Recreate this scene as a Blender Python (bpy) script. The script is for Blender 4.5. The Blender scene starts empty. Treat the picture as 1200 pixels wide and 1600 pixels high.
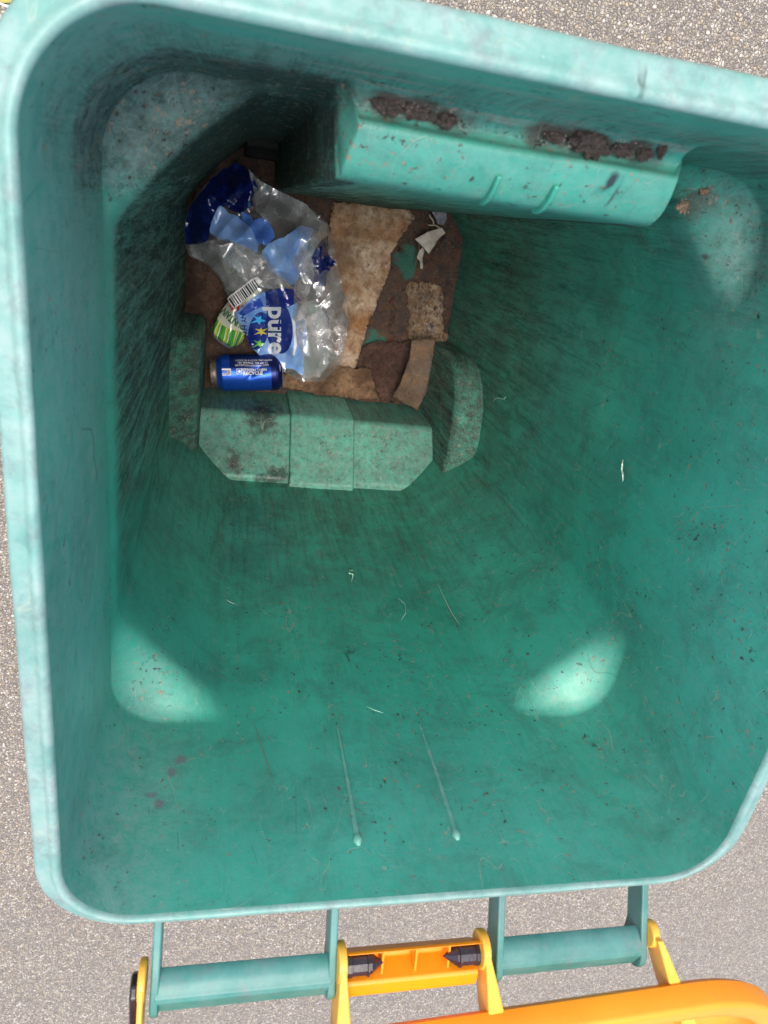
import bpy, bmesh, math, random
import numpy as np
from mathutils import Vector, Matrix, geometry

# ------------------------------------------------------------------ camera, light, exposure
sc = bpy.context.scene
C = sc.collection
CAM = np.array([-0.1651, 0.4775, 1.4106])
ROT = np.array([[0.97282, -0.05226, -0.22561], [0.14083, 0.90532, 0.40069], [0.18331, -0.42157, 0.88808]])
# re-orthonormalise
_u, _s, _v = np.linalg.svd(ROT); ROT = _u @ _v
FPX = 1099.46
cam = bpy.data.cameras.new('camera'); camo = bpy.data.objects.new('camera', cam); C.objects.link(camo)
m = Matrix.Identity(4)
for i in range(3):
    for j in range(3): m[i][j] = float(ROT[i, j])
    m[i][3] = float(CAM[i])
camo.matrix_world = m
cam.sensor_width = 36; cam.lens = FPX * 36 / 1600
cam.clip_start = 0.01; cam.clip_end = 300
cam.dof.use_dof = True; cam.dof.focus_distance = 0.98; cam.dof.aperture_fstop = 12.0
sc.camera = camo

SUN_EL, SUN_AZ = math.radians(77), math.radians(335)
w = bpy.data.worlds.new('World'); sc.world = w; w.use_nodes = True
nt = w.node_tree; bg = nt.nodes['Background']
sky = nt.nodes.new('ShaderNodeTexSky'); sky.sky_type = 'NISHITA'; sky.sun_disc = False
sky.sun_elevation = SUN_EL; sky.sun_rotation = SUN_AZ; sky.air_density = 1.0; sky.dust_density = 4.0; sky.ozone_density = 1.0
nt.links.new(sky.outputs[0], bg.inputs[0]); bg.inputs[1].default_value = 0.15
sl = bpy.data.lights.new('sun', 'SUN'); sl.energy = 1.1; sl.angle = math.radians(35); sl.color = (1, .95, .88)
so = bpy.data.objects.new('sun', sl); C.objects.link(so)
sdir = Vector((math.sin(SUN_AZ) * math.cos(SUN_EL), math.cos(SUN_AZ) * math.cos(SUN_EL), math.sin(SUN_EL)))
so.rotation_euler = sdir.to_track_quat('Z', 'Y').to_euler(); so.location = (0, 0, 4)
sc.view_settings.view_transform = 'Standard'; sc.view_settings.look = 'None'
sc.view_settings.exposure = 1.22; sc.view_settings.gamma = 1
sc.cycles.max_bounces = 16; sc.cycles.diffuse_bounces = 10; sc.cycles.glossy_bounces = 6
sc.cycles.transparent_max_bounces = 24; sc.cycles.transmission_bounces = 6
sc.cycles.use_denoising = True

# ------------------------------------------------------------------ helpers
random.seed(7); rng = np.random.default_rng(11)

def P(u, v, z):
    """the place at height z that the photo shows at (u, v)"""
    r = ROT @ np.array([(u - 600) / FPX, (800 - v) / FPX, -1.0])
    return CAM + r * ((z - CAM[2]) / r[2])

def sstep(a, b, x):
    t = np.clip((x - a) / (b - a), 0, 1); return t * t * (3 - 2 * t)

def _hash(ix, iy, iz, seed):
    n = (ix * 374761393 + iy * 668265263 + iz * 2147483647 + seed * 1274126177) & 0xffffffff
    n = ((n ^ (n >> 13)) * 1274126177) & 0xffffffff
    return ((n ^ (n >> 16)) & 0xffff) / 65535.0

def vnoise(p, seed=0):
    p = np.asarray(p, float); f = np.floor(p).astype(np.int64); t = p - f; t = t * t * (3 - 2 * t)
    out = 0
    for dx in (0, 1):
        for dy in (0, 1):
            for dz in (0, 1):
                wgt = (t[:, 0] if dx else 1 - t[:, 0]) * (t[:, 1] if dy else 1 - t[:, 1]) * (t[:, 2] if dz else 1 - t[:, 2])
                out = out + wgt * _hash(f[:, 0] + dx, f[:, 1] + dy, f[:, 2] + dz, seed)
    return out

_RM = np.linalg.qr(np.array([[.8, .5, .33], [-.4, .9, .21], [.3, -.35, .88]]))[0]
def fbm(p, seed=0, octv=4):
    p = np.asarray(p, float) @ _RM; a = .5; s = 0; tot = 0
    for k in range(octv):
        s = s + a * vnoise(p * 2 ** k, seed + k * 17); tot += a; a *= .5
    return s / tot

def mkmesh(name, verts, faces, mat=None, parent=None, smooth=True, attrs=None):
    me = bpy.data.meshes.new(name)
    me.from_pydata([tuple(map(float, v)) for v in verts], [], faces)
    if smooth: me.polygons.foreach_set('use_smooth', [True] * len(me.polygons))
    if attrs:
        for k, a in attrs.items():
            at = me.attributes.new(k, 'FLOAT', 'POINT'); at.data.foreach_set('value', np.asarray(a, np.float32))
    me.update()
    o = bpy.data.objects.new(name, me); C.objects.link(o)
    if mat: me.materials.append(mat)
    if parent: o.parent = parent
    return o

def bmobj(name, bm, mat=None, parent=None, smooth=True, bevel=0, segs=3):
    bmesh.ops.recalc_face_normals(bm, faces=bm.faces)
    me = bpy.data.meshes.new(name); bm.to_mesh(me); bm.free()
    if smooth: me.polygons.foreach_set('use_smooth', [True] * len(me.polygons))
    o = bpy.data.objects.new(name, me); C.objects.link(o)
    if mat: me.materials.append(mat)
    if parent: o.parent = parent
    if bevel:
        b = o.modifiers.new('bevel', 'BEVEL'); b.width = bevel; b.segments = segs; b.limit_method = 'ANGLE'
        b.angle_limit = math.radians(25); b.harden_normals = True
    return o

def tag(o, label=None, cat=None, group=None, kind=None):
    if label: o['label'] = label
    if cat: o['category'] = cat
    if group: o['group'] = group
    if kind: o['kind'] = kind
    return o

def empty(name, loc=(0, 0, 0)):
    o = bpy.data.objects.new(name, None); o.location = loc; o.empty_display_size = .05; C.objects.link(o); return o

def prism(bm, poly, axis, a, b, f=None):
    """extrude a closed 2-D polygon along an axis from a to b ('x': poly is (y,z); 'z': poly is (x,y); 'y': poly is (x,z))"""
    def pt(p, t):
        if axis == 'x': return (t, p[0], p[1])
        if axis == 'y': return (p[0], t, p[1])
        return (p[0], p[1], t)
    va = [bm.verts.new(pt(p, a)) for p in poly]; vb = [bm.verts.new(pt(p, b)) for p in (f or poly)]
    n = len(poly)
    bm.faces.new(va); bm.faces.new(vb[::-1])
    for i in range(n): bm.faces.new((va[i], vb[i], vb[(i + 1) % n], va[(i + 1) % n]))

def loft(rings, closed=True, cap=False):
    n = len(rings[0]); V = [p for r in rings for p in r]; F = []
    for i in range(len(rings) - 1):
        for j in range(n if closed else n - 1):
            a = i * n + j; b = i * n + (j + 1) % n
            F.append((a, b, b + n, a + n))
    if cap: F.append(tuple(range(n))[::-1]); F.append(tuple(range((len(rings) - 1) * n, len(rings) * n)))
    return V, F

def densify(poly, step):
    out = []
    for i in range(len(poly)):
        a = np.array(poly[i], float); b = np.array(poly[(i + 1) % len(poly)], float)
        n = max(1, int(np.linalg.norm(b - a) / step))
        for k in range(n): out.append(a + (b - a) * k / n)
    return np.array(out)

def inside(pts, poly):
    x, y = pts[:, 0], pts[:, 1]; r = np.zeros(len(pts), bool); n = len(poly)
    for i in range(n):
        x0, y0 = poly[i]; x1, y1 = poly[(i + 1) % n]
        c = ((y0 > y) != (y1 > y))
        with np.errstate(all='ignore'):
            xi = (x1 - x0) * (y - y0) / (y1 - y0) + x0
        r ^= c & (x < xi)
    return r

def sheet_mesh(poly, step, jag=0, seed=0):
    """triangulated flat sheet inside a polygon given in metres; returns xy (N,2) and triangles"""
    b = densify(poly, step)
    if jag:
        n3 = np.c_[b * 90, np.full(len(b), seed * 3.1)]
        b = b + jag * (np.c_[fbm(n3, seed), fbm(n3 + 31, seed + 5)] - .5) * 2 + jag * .5 * (np.c_[fbm(n3 * 4, seed), fbm(n3 * 4 + 31, seed + 5)] - .5) * 2
    lo, hi = b.min(0), b.max(0)
    gx, gy = np.meshgrid(np.arange(lo[0], hi[0], step), np.arange(lo[1], hi[1], step))
    g = np.c_[gx.ravel(), gy.ravel()]; r = np.random.default_rng(seed + 3)
    g = g + r.uniform(-.3, .3, g.shape) * step
    g = g[inside(g, b)]
    if len(g):
        dmin = np.min(((g[:, None, :] - b[None]) ** 2).sum(2), 1) ** .5
        g = g[dmin > step * .55]
    allp = [Vector((float(p[0]), float(p[1]))) for p in np.r_[b, g]]
    nb = len(b)
    v, e, f, *_ = geometry.delaunay_2d_cdt(allp, [(i, (i + 1) % nb) for i in range(nb)], [list(range(nb))], 1, 1e-7)
    return np.array([tuple(p) for p in v]), [tuple(t) for t in f]

def crease(xy, seed, n, f0, sharp=1):
    """sum of randomly turned zig-zag folds, warped so that no two run parallel"""
    r = np.random.default_rng(seed); h = 0
    wx = fbm(np.c_[xy * 14, xy[:, 0] * 0 + seed], seed, 2) - .5; wy = fbm(np.c_[xy * 14, xy[:, 0] * 0 + seed + 9], seed + 7, 2) - .5
    q = xy + np.c_[wx, wy] * .02
    for k in range(n):
        a = r.uniform(0, math.pi); f = f0 * r.uniform(.6, 1.7); ph = r.uniform(0, 1)
        t = q @ np.array([math.cos(a), math.sin(a)]) * f + ph + .2 * fbm(np.c_[q * 9, q[:, 0] * 0 + k], seed + k, 2)
        tri = np.abs(t - np.floor(t) - .5) * 2
        msk = sstep(.38, .62, fbm(np.c_[xy * 10, xy[:, 0] * 0 + k * 5], seed + 40 + k, 2))
        h = h + (tri - .5) / f * msk
    return h

# ---- materials
class NT:
    def __init__(s, name):
        s.m = bpy.data.materials.new(name); s.m.use_nodes = True; s.t = s.m.node_tree; s.n = s.t.nodes
        s.b = s.n['Principled BSDF']; s.out = s.n['Material Output']
        s.tc = s.n.new('ShaderNodeTexCoord').outputs['Object']
    def L(s, a, b): s.t.links.new(a, b)
    def vec(s, scale=(1, 1, 1), rot=(0, 0, 0), loc=(0, 0, 0), src=None):
        k = s.n.new('ShaderNodeMapping'); k.inputs['Scale'].default_value = scale; k.inputs['Rotation'].default_value = rot
        k.inputs['Location'].default_value = loc; s.L(src or s.tc, k.inputs[0]); return k.outputs[0]
    def noise(s, scale, v=None, detail=6, rough=.6, dist=0):
        k = s.n.new('ShaderNodeTexNoise'); k.inputs['Scale'].default_value = scale; k.inputs['Detail'].default_value = detail
        k.inputs['Roughness'].default_value = rough; k.inputs['Distortion'].default_value = dist; s.L(v or s.tc, k.inputs['Vector']); return k.outputs['Fac']
    def vor(s, scale, v=None, feat='F1', out='Distance', rnd=1):
        k = s.n.new('ShaderNodeTexVoronoi'); k.feature = feat; k.inputs['Scale'].default_value = scale
        k.inputs['Randomness'].default_value = rnd; s.L(v or s.tc, k.inputs['Vector']); return k.outputs[out]
    def ramp(s, x, pts, interp='LINEAR'):
        k = s.n.new('ShaderNodeValToRGB'); k.color_ramp.interpolation = interp; e = k.color_ramp.elements
        while len(e) < len(pts): e.new(.5)
        for i, (p, c) in enumerate(pts):
            e[i].position = p; e[i].color = (c, c, c, 1) if not hasattr(c, '__len__') else (*c, 1)
        s.L(x, k.inputs[0]); return k.outputs[0]
    def math(s, op, a, b=None, c=None, clamp=False):
        k = s.n.new('ShaderNodeMath'); k.operation = op; k.use_clamp = clamp
        for i, x in enumerate((a, b, c)):
            if x is None: continue
            if isinstance(x, (int, float)): k.inputs[i].default_value = x
            else: s.L(x, k.inputs[i])
        return k.outputs[0]
    def mix(s, f, a, b, mode='MIX'):
        k = s.n.new('ShaderNodeMix'); k.data_type = 'RGBA'; k.blend_type = mode
        for i, x in ((0, f), (6, a), (7, b)):
            if isinstance(x, (int, float)): k.inputs[i].default_value = x
            elif isinstance(x, tuple): k.inputs[i].default_value = (*x, 1)
            else: s.L(x, k.inputs[i])
        return k.outputs[2]
    def attr(s, name):
        k = s.n.new('ShaderNodeAttribute'); k.attribute_name = name; return k.outputs['Fac']
    def rgb(s, c):
        k = s.n.new('ShaderNodeRGB'); k.outputs[0].default_value = (*c, 1); return k.outputs[0]
    def sep(s, v=None):
        k = s.n.new('ShaderNodeSeparateXYZ'); s.L(v or s.tc, k.inputs[0]); return k.outputs
    def bump(s, h, strength=.3, dist=.001):
        k = s.n.new('ShaderNodeBump'); k.inputs['Strength'].default_value = strength; k.inputs['Distance'].default_value = dist
        s.L(h, k.inputs['Height']); s.L(k.outputs[0], s.b.inputs['Normal']); return k.outputs[0]
    def set(s, col=None, rough=None, **kw):
        if col is not None:
            if isinstance(col, tuple): s.b.inputs['Base Color'].default_value = (*col, 1)
            else: s.L(col, s.b.inputs['Base Color'])
        if rough is not None:
            if isinstance(rough, (int, float)): s.b.inputs['Roughness'].default_value = rough
            else: s.L(rough, s.b.inputs['Roughness'])
        for k, x in kw.items():
            s.b.inputs[k.replace('_', ' ')].default_value = x
        return s.m

GREEN = (.040, .365, .255)
def scratch(n, scale, seed, width, keep, stretch=(1, 1, 1), rot=(0, 0, 0)):
    """thin wandering hair lines: a narrow band of a smooth noise, broken up by another"""
    v = n.vec(scale=stretch, rot=rot, loc=(seed, seed * 2.3, seed * .7))
    a = n.noise(scale, v, detail=1.5, rough=.4, dist=.3)
    line = n.math('SUBTRACT', 1, n.math('DIVIDE', n.math('ABSOLUTE', n.math('SUBTRACT', a, .5)), width), clamp=True)
    brk = n.ramp(n.noise(scale * 2.2, n.vec(loc=(seed * 3, 1, 2)), detail=2), [(keep, 0), (keep + .05, 1)])
    return n.math('MULTIPLY', line, brk)

def plastic(name, base, grime_shade=True, pale=.0, scr=True, stains=()):
    n = NT(name)
    big = n.noise(7, detail=5); mid = n.noise(45, detail=6, rough=.7); fine = n.noise(420, detail=3)
    c = n.mix(n.ramp(big, [(.35, 0), (.7, 1)]), tuple(x * .82 for x in base), tuple(min(1, x * 1.12) for x in base))
    c = n.mix(n.math('MULTIPLY', n.ramp(mid, [(.5, 0), (.75, 1)]), .22), c, tuple(x * .45 + .02 for x in base))
    if pale:
        pn = n.ramp(n.noise(28, detail=7, rough=.75), [(.35, 0), (.65, 1)])
        c = n.mix(n.math('MULTIPLY', pn, pale), c, (.35, .41, .38))
        dk = n.ramp(n.noise(34, n.vec(loc=(4, 2, 1)), detail=10, rough=.82), [(.50, 0), (.64, 1)])
        c = n.mix(n.math('MULTIPLY', dk, .55), c, (.13, .15, .15))
    rough = .42; kd = None
    if grime_shade:
        st = n.noise(1, n.vec(scale=(150, 150, 9)), detail=7, rough=.75)     # rubbing marks, long in height
        st2 = n.noise(1, n.vec(scale=(60, 60, 9), loc=(3, 1, 5)), detail=5, rough=.7)
        gm = n.attr('grime_shade')
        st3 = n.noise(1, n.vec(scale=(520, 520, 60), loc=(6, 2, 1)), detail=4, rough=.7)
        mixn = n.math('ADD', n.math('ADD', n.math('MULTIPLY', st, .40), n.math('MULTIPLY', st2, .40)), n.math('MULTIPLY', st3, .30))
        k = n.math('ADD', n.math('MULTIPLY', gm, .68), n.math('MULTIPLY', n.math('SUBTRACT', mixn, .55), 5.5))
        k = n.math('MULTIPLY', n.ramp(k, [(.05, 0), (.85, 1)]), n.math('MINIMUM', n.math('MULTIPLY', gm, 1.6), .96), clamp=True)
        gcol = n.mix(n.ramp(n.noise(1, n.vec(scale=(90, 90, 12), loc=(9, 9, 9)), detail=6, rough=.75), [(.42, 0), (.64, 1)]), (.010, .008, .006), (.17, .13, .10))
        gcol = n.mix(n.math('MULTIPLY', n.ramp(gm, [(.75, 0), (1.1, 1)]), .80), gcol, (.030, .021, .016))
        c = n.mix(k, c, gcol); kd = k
        # blotchy film of dirt everywhere, denser in patches and, as painted shade, lower down
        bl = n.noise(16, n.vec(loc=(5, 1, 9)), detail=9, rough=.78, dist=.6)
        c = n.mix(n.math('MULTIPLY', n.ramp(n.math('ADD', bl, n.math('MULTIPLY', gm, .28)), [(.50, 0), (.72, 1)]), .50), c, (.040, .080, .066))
        bl2 = n.noise(1, n.vec(scale=(40, 40, 7), loc=(2, 7, 3)), detail=8, rough=.75)
        c = n.mix(n.math('MULTIPLY', n.ramp(bl2, [(.56, 0), (.72, 1)]), .20), c, (.12, .13, .095))
        sm_ = n.ramp(n.noise(1, n.vec(scale=(14, 90, 150), loc=(4, 4, 4)), detail=7, rough=.7), [(.48, 0), (.62, 1)])
        c = n.mix(n.math('MULTIPLY', n.math('MULTIPLY', n.attr('smear'), sm_), .75), c, (.30, .27, .21))
        # chalky bloom, plus light painted on ledges and the upper left wall
        ch = n.attr('chalk_light'); cn = n.ramp(n.noise(75, detail=8, rough=.8), [(.38, 0), (.62, 1)])
        c = n.mix(n.math('MULTIPLY', ch, n.math('ADD', n.math('MULTIPLY', cn, .50), .15)), c, (.27, .40, .35))
        if stains:
            sn = n.n.new('ShaderNodeTexNoise'); sn.inputs['Scale'].default_value = 70; sn.inputs['Detail'].default_value = 5; n.L(n.tc, sn.inputs['Vector'])
            for (p0, rad, col, op) in stains:
                mp = n.n.new('ShaderNodeVectorMath'); mp.operation = 'SUBTRACT'; n.L(n.tc, mp.inputs[0]); mp.inputs[1].default_value = p0
                dv_ = n.n.new('ShaderNodeVectorMath'); dv_.operation = 'DIVIDE'; n.L(mp.outputs[0], dv_.inputs[0]); dv_.inputs[1].default_value = rad
                ln = n.n.new('ShaderNodeVectorMath'); ln.operation = 'LENGTH'; n.L(dv_.outputs[0], ln.inputs[0])
                v_ = n.math('SUBTRACT', n.math('ADD', n.math('SUBTRACT', 1, ln.outputs['Value']), n.math('MULTIPLY', sn.outputs['Fac'], 1.6)), .8)
                c = n.mix(n.math('MULTIPLY', n.ramp(v_, [(.0, 0), (.5, 1)]), op), c, col)
        # mud flecks, concentrated where things are dirty
        fl = n.noise(190, n.vec(loc=(7, 7, 7)), detail=4, rough=.65)
        md = n.noise(17, n.vec(loc=(2, 5, 8)), detail=3)
        fk = n.ramp(n.math('ADD', fl, n.math('ADD', n.math('MULTIPLY', md, .22), n.math('MULTIPLY', gm, .04))), [(.745, 0), (.775, 1)])
        fcol = n.mix(n.ramp(n.noise(60, n.vec(loc=(1, 4, 8))), [(.45, 0), (.55, 1)]), (.05, .035, .028), (.30, .24, .16))
        c = n.mix(n.math('MULTIPLY', fk, .85), c, fcol)
    if scr:
        s1 = scratch(n, 15, 1.3, .0016, .52); s2 = scratch(n, 20, 5.1, .0026, .46, (1, 1, .25)); s3 = scratch(n, 46, 8.2, .007, .50, (1.6, .6, .5))
        s4 = scratch(n, 11, 3.3, .0022, .57, (1.5, 1, .25))
        s = n.math('MAXIMUM', n.math('MAXIMUM', s1, s2), s3)
        c = n.mix(n.math('MULTIPLY', s, .55), c, (.30, .36, .26))
        c = n.mix(n.math('MULTIPLY', s4, .6), c, (.012, .03, .02))
        # pale pin-head specks
        d = n.vor(95); spk = n.ramp(d, [(.0, 1), (.075, 0)]); keep = n.ramp(n.vor(95, out='Color'), [(.72, 0), (.74, 1)])
        c = n.mix(n.math('MULTIPLY', n.math('MULTIPLY', spk, keep), .8), c, (.45, .55, .42))
        n.bump(n.math('ADD', n.math('MULTIPLY', fine, .35), n.math('ADD', n.math('MULTIPLY', mid, .8), n.math('MULTIPLY', s, -.3))), .35, .0012)
        rough = n.ramp(n.math('ADD', n.math('MULTIPLY', mid, .6), n.math('MULTIPLY', fine, .4)), [(.3, .34), (.7, .56)])
    else:
        n.bump(mid, .25, .001)
    if kd is not None:      # dried dirt is matt
        rough = n.math('ADD', rough, n.math('MULTIPLY', kd, .4), clamp=True)
        n.L(n.math('SUBTRACT', .45, n.math('MULTIPLY', kd, .36)), n.b.inputs['Specular IOR Level']); return n.set(c, rough)
    return n.set(c, rough, Specular_IOR_Level=.45)

def on_back(u, v, off=.0012):
    r = ROT @ np.array([(u - 600) / FPX, (800 - v) / FPX, -1.0]); k = .002 / (1.06 - .05)
    t = (k * (1.06 - CAM[2]) + off - CAM[1]) / (r[1] + k * r[2]); return CAM + r * t
PUR = (.17, .15, .17)
def st(p, r, c, o): return (tuple(float(x) for x in p), r, c, o)
STAINS = [st(on_back(282, 1186), (.0065, .02, .007), PUR, .75), st(on_back(268, 1206), (.005, .02, .007), PUR, .7),
          st(on_back(250, 1254), (.006, .02, .006), PUR, .75), st(on_back(236, 1240), (.005, .02, .004), PUR, .6),
          st(on_back(500, 864), (.008, .02, .016), (.14, .12, .13), .35),
          st(P(952, 283, .962), (.0042, .006, .02), (.030, .018, .030), .92), st(P(950, 305, .952), (.0022, .012, .02), (.06, .04, .05), .8),
          st(P(410, 650, .19), (.030, .035, .10), (.022, .020, .018), .75), st(P(365, 720, .22), (.022, .03, .05), (.05, .035, .035), .8), st(P(430, 745, .25), (.040, .02, .03), (.010, .022, .018), .8),
          st(P(640, 165, .962), (.035, .010, .012), (.085, .052, .038), .85), st(P(900, 215, .962), (.048, .010, .012), (.085, .052, .038), .85), st(P(1000, 238, .962), (.020, .008, .012), (.07, .045, .035), .8),
          st(P(700, 188, .962), (.020, .008, .012), (.08, .055, .045), .6),
          st(P(1112, 404, .845), (.005, .005, .02), (.05, .02, .025), .9), st(P(1090, 325, .85), (.022, .014, .03), (.10, .07, .055), .55),
          st(P(860, 525, .40), (.012, .03, .05), (.02, .04, .03), .6),
          st(on_back(330, 745), (.03, .02, .04), (.012, .02, .016), .6)]
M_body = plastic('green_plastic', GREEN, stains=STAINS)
M_rim = plastic('faded_green_plastic', (.12, .31, .26), grime_shade=False, pale=.6, scr=True)
M_handle = plastic('handle_green_plastic', (.032, .19, .16), grime_shade=False, pale=.18, scr=False)

def orange(ca=(.86, .24, .004), cb=(.90, .32, .008), name='orange_plastic'):
    n = NT(name)
    a = n.noise(9, detail=5); b = n.noise(90, detail=6, rough=.75)
    c = n.mix(n.ramp(a, [(.3, 0), (.7, 1)]), ca, cb)
    c = n.mix(n.math('MULTIPLY', n.ramp(b, [(.6, 0), (.75, 1)]), .5), c, (.42, .22, .05))
    s = scratch(n, 18, 2.2, .004, .55)
    c = n.mix(n.math('MULTIPLY', s, .5), c, (.35, .18, .05)); n.bump(b, .2, .001)
    return n.set(c, .42)
M_orange = orange()
M_yellow = orange((.84, .40, .03), (.80, .42, .06), 'faded_yellow_plastic')
def simple(name, col, rough=.5, metal=0, bscale=None, bstr=.2, col2=None, nscale=30, **kw):
    n = NT(name)
    if col2: c = n.mix(n.ramp(n.noise(nscale, detail=7, rough=.7), [(.35, 0), (.65, 1)]), col, col2)
    else: c = col
    if bscale: n.bump(n.noise(bscale, detail=5), bstr, .001)
    m = n.set(c, rough, Metallic=metal, **kw); return m
M_black = simple('black_plastic', (.008, .007, .010), .3, col2=(.03, .02, .03), nscale=60, bscale=300)
M_blackgrime = simple('black_grimy_plastic', (.004, .004, .003), .45, col2=(.018, .015, .012), nscale=120, bscale=200, bstr=.5, Specular_IOR_Level=.15)

# ------------------------------------------------------------------ ground
def ground_mat():
    n = NT('exposed_aggregate')
    wv = n.vec()
    nz = n.n.new('ShaderNodeTexNoise'); nz.inputs['Scale'].default_value = 150; nz.inputs['Detail'].default_value = 2; n.L(n.tc, nz.inputs['Vector'])
    mx = n.n.new('ShaderNodeMix'); mx.data_type = 'VECTOR'; mx.inputs[0].default_value = .004
    n.L(n.tc, mx.inputs[4]); n.L(nz.outputs['Color'], mx.inputs[5]); wv = mx.outputs[1]
    def layer(scale):
        k = n.n.new('ShaderNodeTexVoronoi'); k.inputs['Scale'].default_value = scale; n.L(wv, k.inputs['Vector'])
        d = n.n.new('ShaderNodeTexVoronoi'); d.feature = 'DISTANCE_TO_EDGE'; d.inputs['Scale'].default_value = scale; n.L(wv, d.inputs['Vector'])
        sp = n.n.new('ShaderNodeSeparateColor'); n.L(k.outputs['Color'], sp.inputs[0])
        col = n.ramp(sp.outputs[0], [(0, (.22, .20, .19)), (.2, (.40, .36, .31)), (.38, (.50, .44, .34)), (.5, (.62, .58, .52)), (.62, (.30, .27, .26)), (.74, (.74, .70, .64)), (.9, (.56, .45, .29))], 'CONSTANT')
        col = n.mix(.25, col, n.mix(n.noise(900, detail=3), (.2, .18, .16), (.8, .76, .7)))
        edge = n.ramp(d.outputs[0], [(.02, 0), (.14, 1)])
        return col, edge, sp.outputs[1], d.outputs[0]
    c1, e1, r1, d1 = layer(165); c2, e2, r2, d2 = layer(310)
    mort = (.115, .095, .075)
    b1 = n.mix(e1, mort, c1); b2 = n.mix(e2, mort, c2)
    pick = n.ramp(r1, [(.42, 0), (.45, 1)])
    c = n.mix(pick, b2, b1)
    patch = n.noise(3, detail=4); c = n.mix(n.math('MULTIPLY', n.ramp(patch, [(.35, 0), (.7, 1)]), .22), c, (.22, .21, .20))
    c = n.mix(1.0, c, (.83, .79, .72), 'MULTIPLY')
    h = n.mix(pick, n.ramp(d2, [(0, 0), (.3, .6)]), n.ramp(d1, [(0, 0), (.35, 1)]))
    n.bump(h, .9, .003)
    return n.set(c, .62)
bm = bmesh.new()
S = 60; q = [bm.verts.new((x, y, 0)) for x, y in ((-S, -S), (S, -S), (S, S), (-S, S))]; bm.faces.new(q)
g = bmobj('ground', bm, ground_mat(), smooth=False); tag(g, 'exposed aggregate paving of small tan, white and grey pebbles', kind='structure')

# ------------------------------------------------------------------ the bin
BIN = empty('wheelie_bin')
tag(BIN, 'open dirty green plastic wheelie bin with orange lid thrown back', 'bin')
H, FZ = 1.06, .05
CX, CY = .100, .100
def ring(hx, yb, yf, s, sides, ls=0):
    """one horizontal section; s=0 round corners, s=1 cut corners"""
    M = 44; pts = []
    def corner(sx, sy, Vy, flip):
        V = np.array([sx * hx, Vy]); A = V - np.array([sx * CX, 0]); B = V - np.array([0, sy * CY]); r = .058 if sy > 0 else .048
        dense = [A]
        c = V - np.array([sx * r, sy * r])
        for k in range(33):
            t = k / 32 * math.pi / 2
            dense.append(c + r * np.array([sx * math.sin(t), sy * math.cos(t)]))
        dense.append(B); dense = np.array(dense)
        L = np.r_[0, np.cumsum(np.linalg.norm(np.diff(dense, axis=0), axis=1))]
        t = np.linspace(0, L[-1], M)
        up = np.c_[np.interp(t, L, dense[:, 0]), np.interp(t, L, dense[:, 1])]
        # cut corner, slightly bowed outward
        tt = (t / L[-1])[:, None]; lo = A + (B - A) * tt
        nrm = np.array([sx, sy]) / math.sqrt(2); lo = lo + nrm * (.006 * np.sin(math.pi * tt))
        p = up * (1 - s) + lo * s
        return p[::-1] if flip else p
    xs_f, n_b, n_s = sides
    fx = xs_f * (hx - CX) / .154
    # order: front side left->right, FR corner, right side front->back, BR corner, back right->left, BL, left back->front, FL
    pts.append(np.c_[fx, np.full(len(fx), yf)])
    pts.append(corner(1, 1, yf, False)[1:-1])
    pts.append(np.c_[np.full(n_s, hx), np.linspace(yf - CY, yb + CY, n_s)])
    pts.append(corner(1, -1, yb, True)[1:-1])
    pts.append(np.c_[np.linspace(hx - CX, -(hx - CX), n_b), np.full(n_b, yb)])
    pts.append(corner(-1, -1, yb, False)[1:-1])
    pts.append(np.c_[np.full(n_s, -hx), np.linspace(yb + CY, yf - CY, n_s)])
    pts.append(corner(-1, 1, yf, True)[1:-1])
    out = np.vstack(pts); out[:, 0] += ls * sstep(-.12, -.24, out[:, 0]); return out
xs = np.unique(np.round(np.r_[np.linspace(-.154, .154, 100), np.linspace(-.112, -.090, 30), np.linspace(.090, .112, 30)], 5))
sides = (xs, 60, 50); NF = len(xs)
# rows: plain height, box height, box inset
keys = [(1.06, 1.06, 0), (1.00, .985, .000), (.975, .968, .003), (.968, .9605, .008), (.962, .9585, .0125), (.957, .9600, .0160), (.953, .9665, .0185), (.948, .9675, .022),
        (.943, .963, .031), (.938, .953, .0415), (.932, .944, .0475), (.925, .932, .0500), (.90, .90, .0510), (.50, .50, .0575), (.05, .05, .0665)]
seg = [10, 5, 6, 6, 6, 6, 5, 6, 6, 6, 5, 5, 60, 60]
rows = []
for k in range(len(keys) - 1):
    for j in range(seg[k]):
        t = j / seg[k]; rows.append([keys[k][i] * (1 - t) + keys[k + 1][i] * t for i in range(3)])
rows.append(list(keys[-1])); rows = np.array(rows)
sm = rows.copy()
for _ in range(5):
    sm[1:-1] = (sm[:-2] + 2 * sm[1:-1] + sm[2:]) / 4
rows[:, 1:] = sm[:, 1:]
zlast = rows[-1, 0]
def dims(z):
    k = (H - z) / (H - FZ); stp = .0025 * sstep(.862, .835, z)
    return .2545 - .0025 * k, 0.0 + .002 * k, .5355 - .003 * k, stp
rings = []
wbox = None
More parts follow.
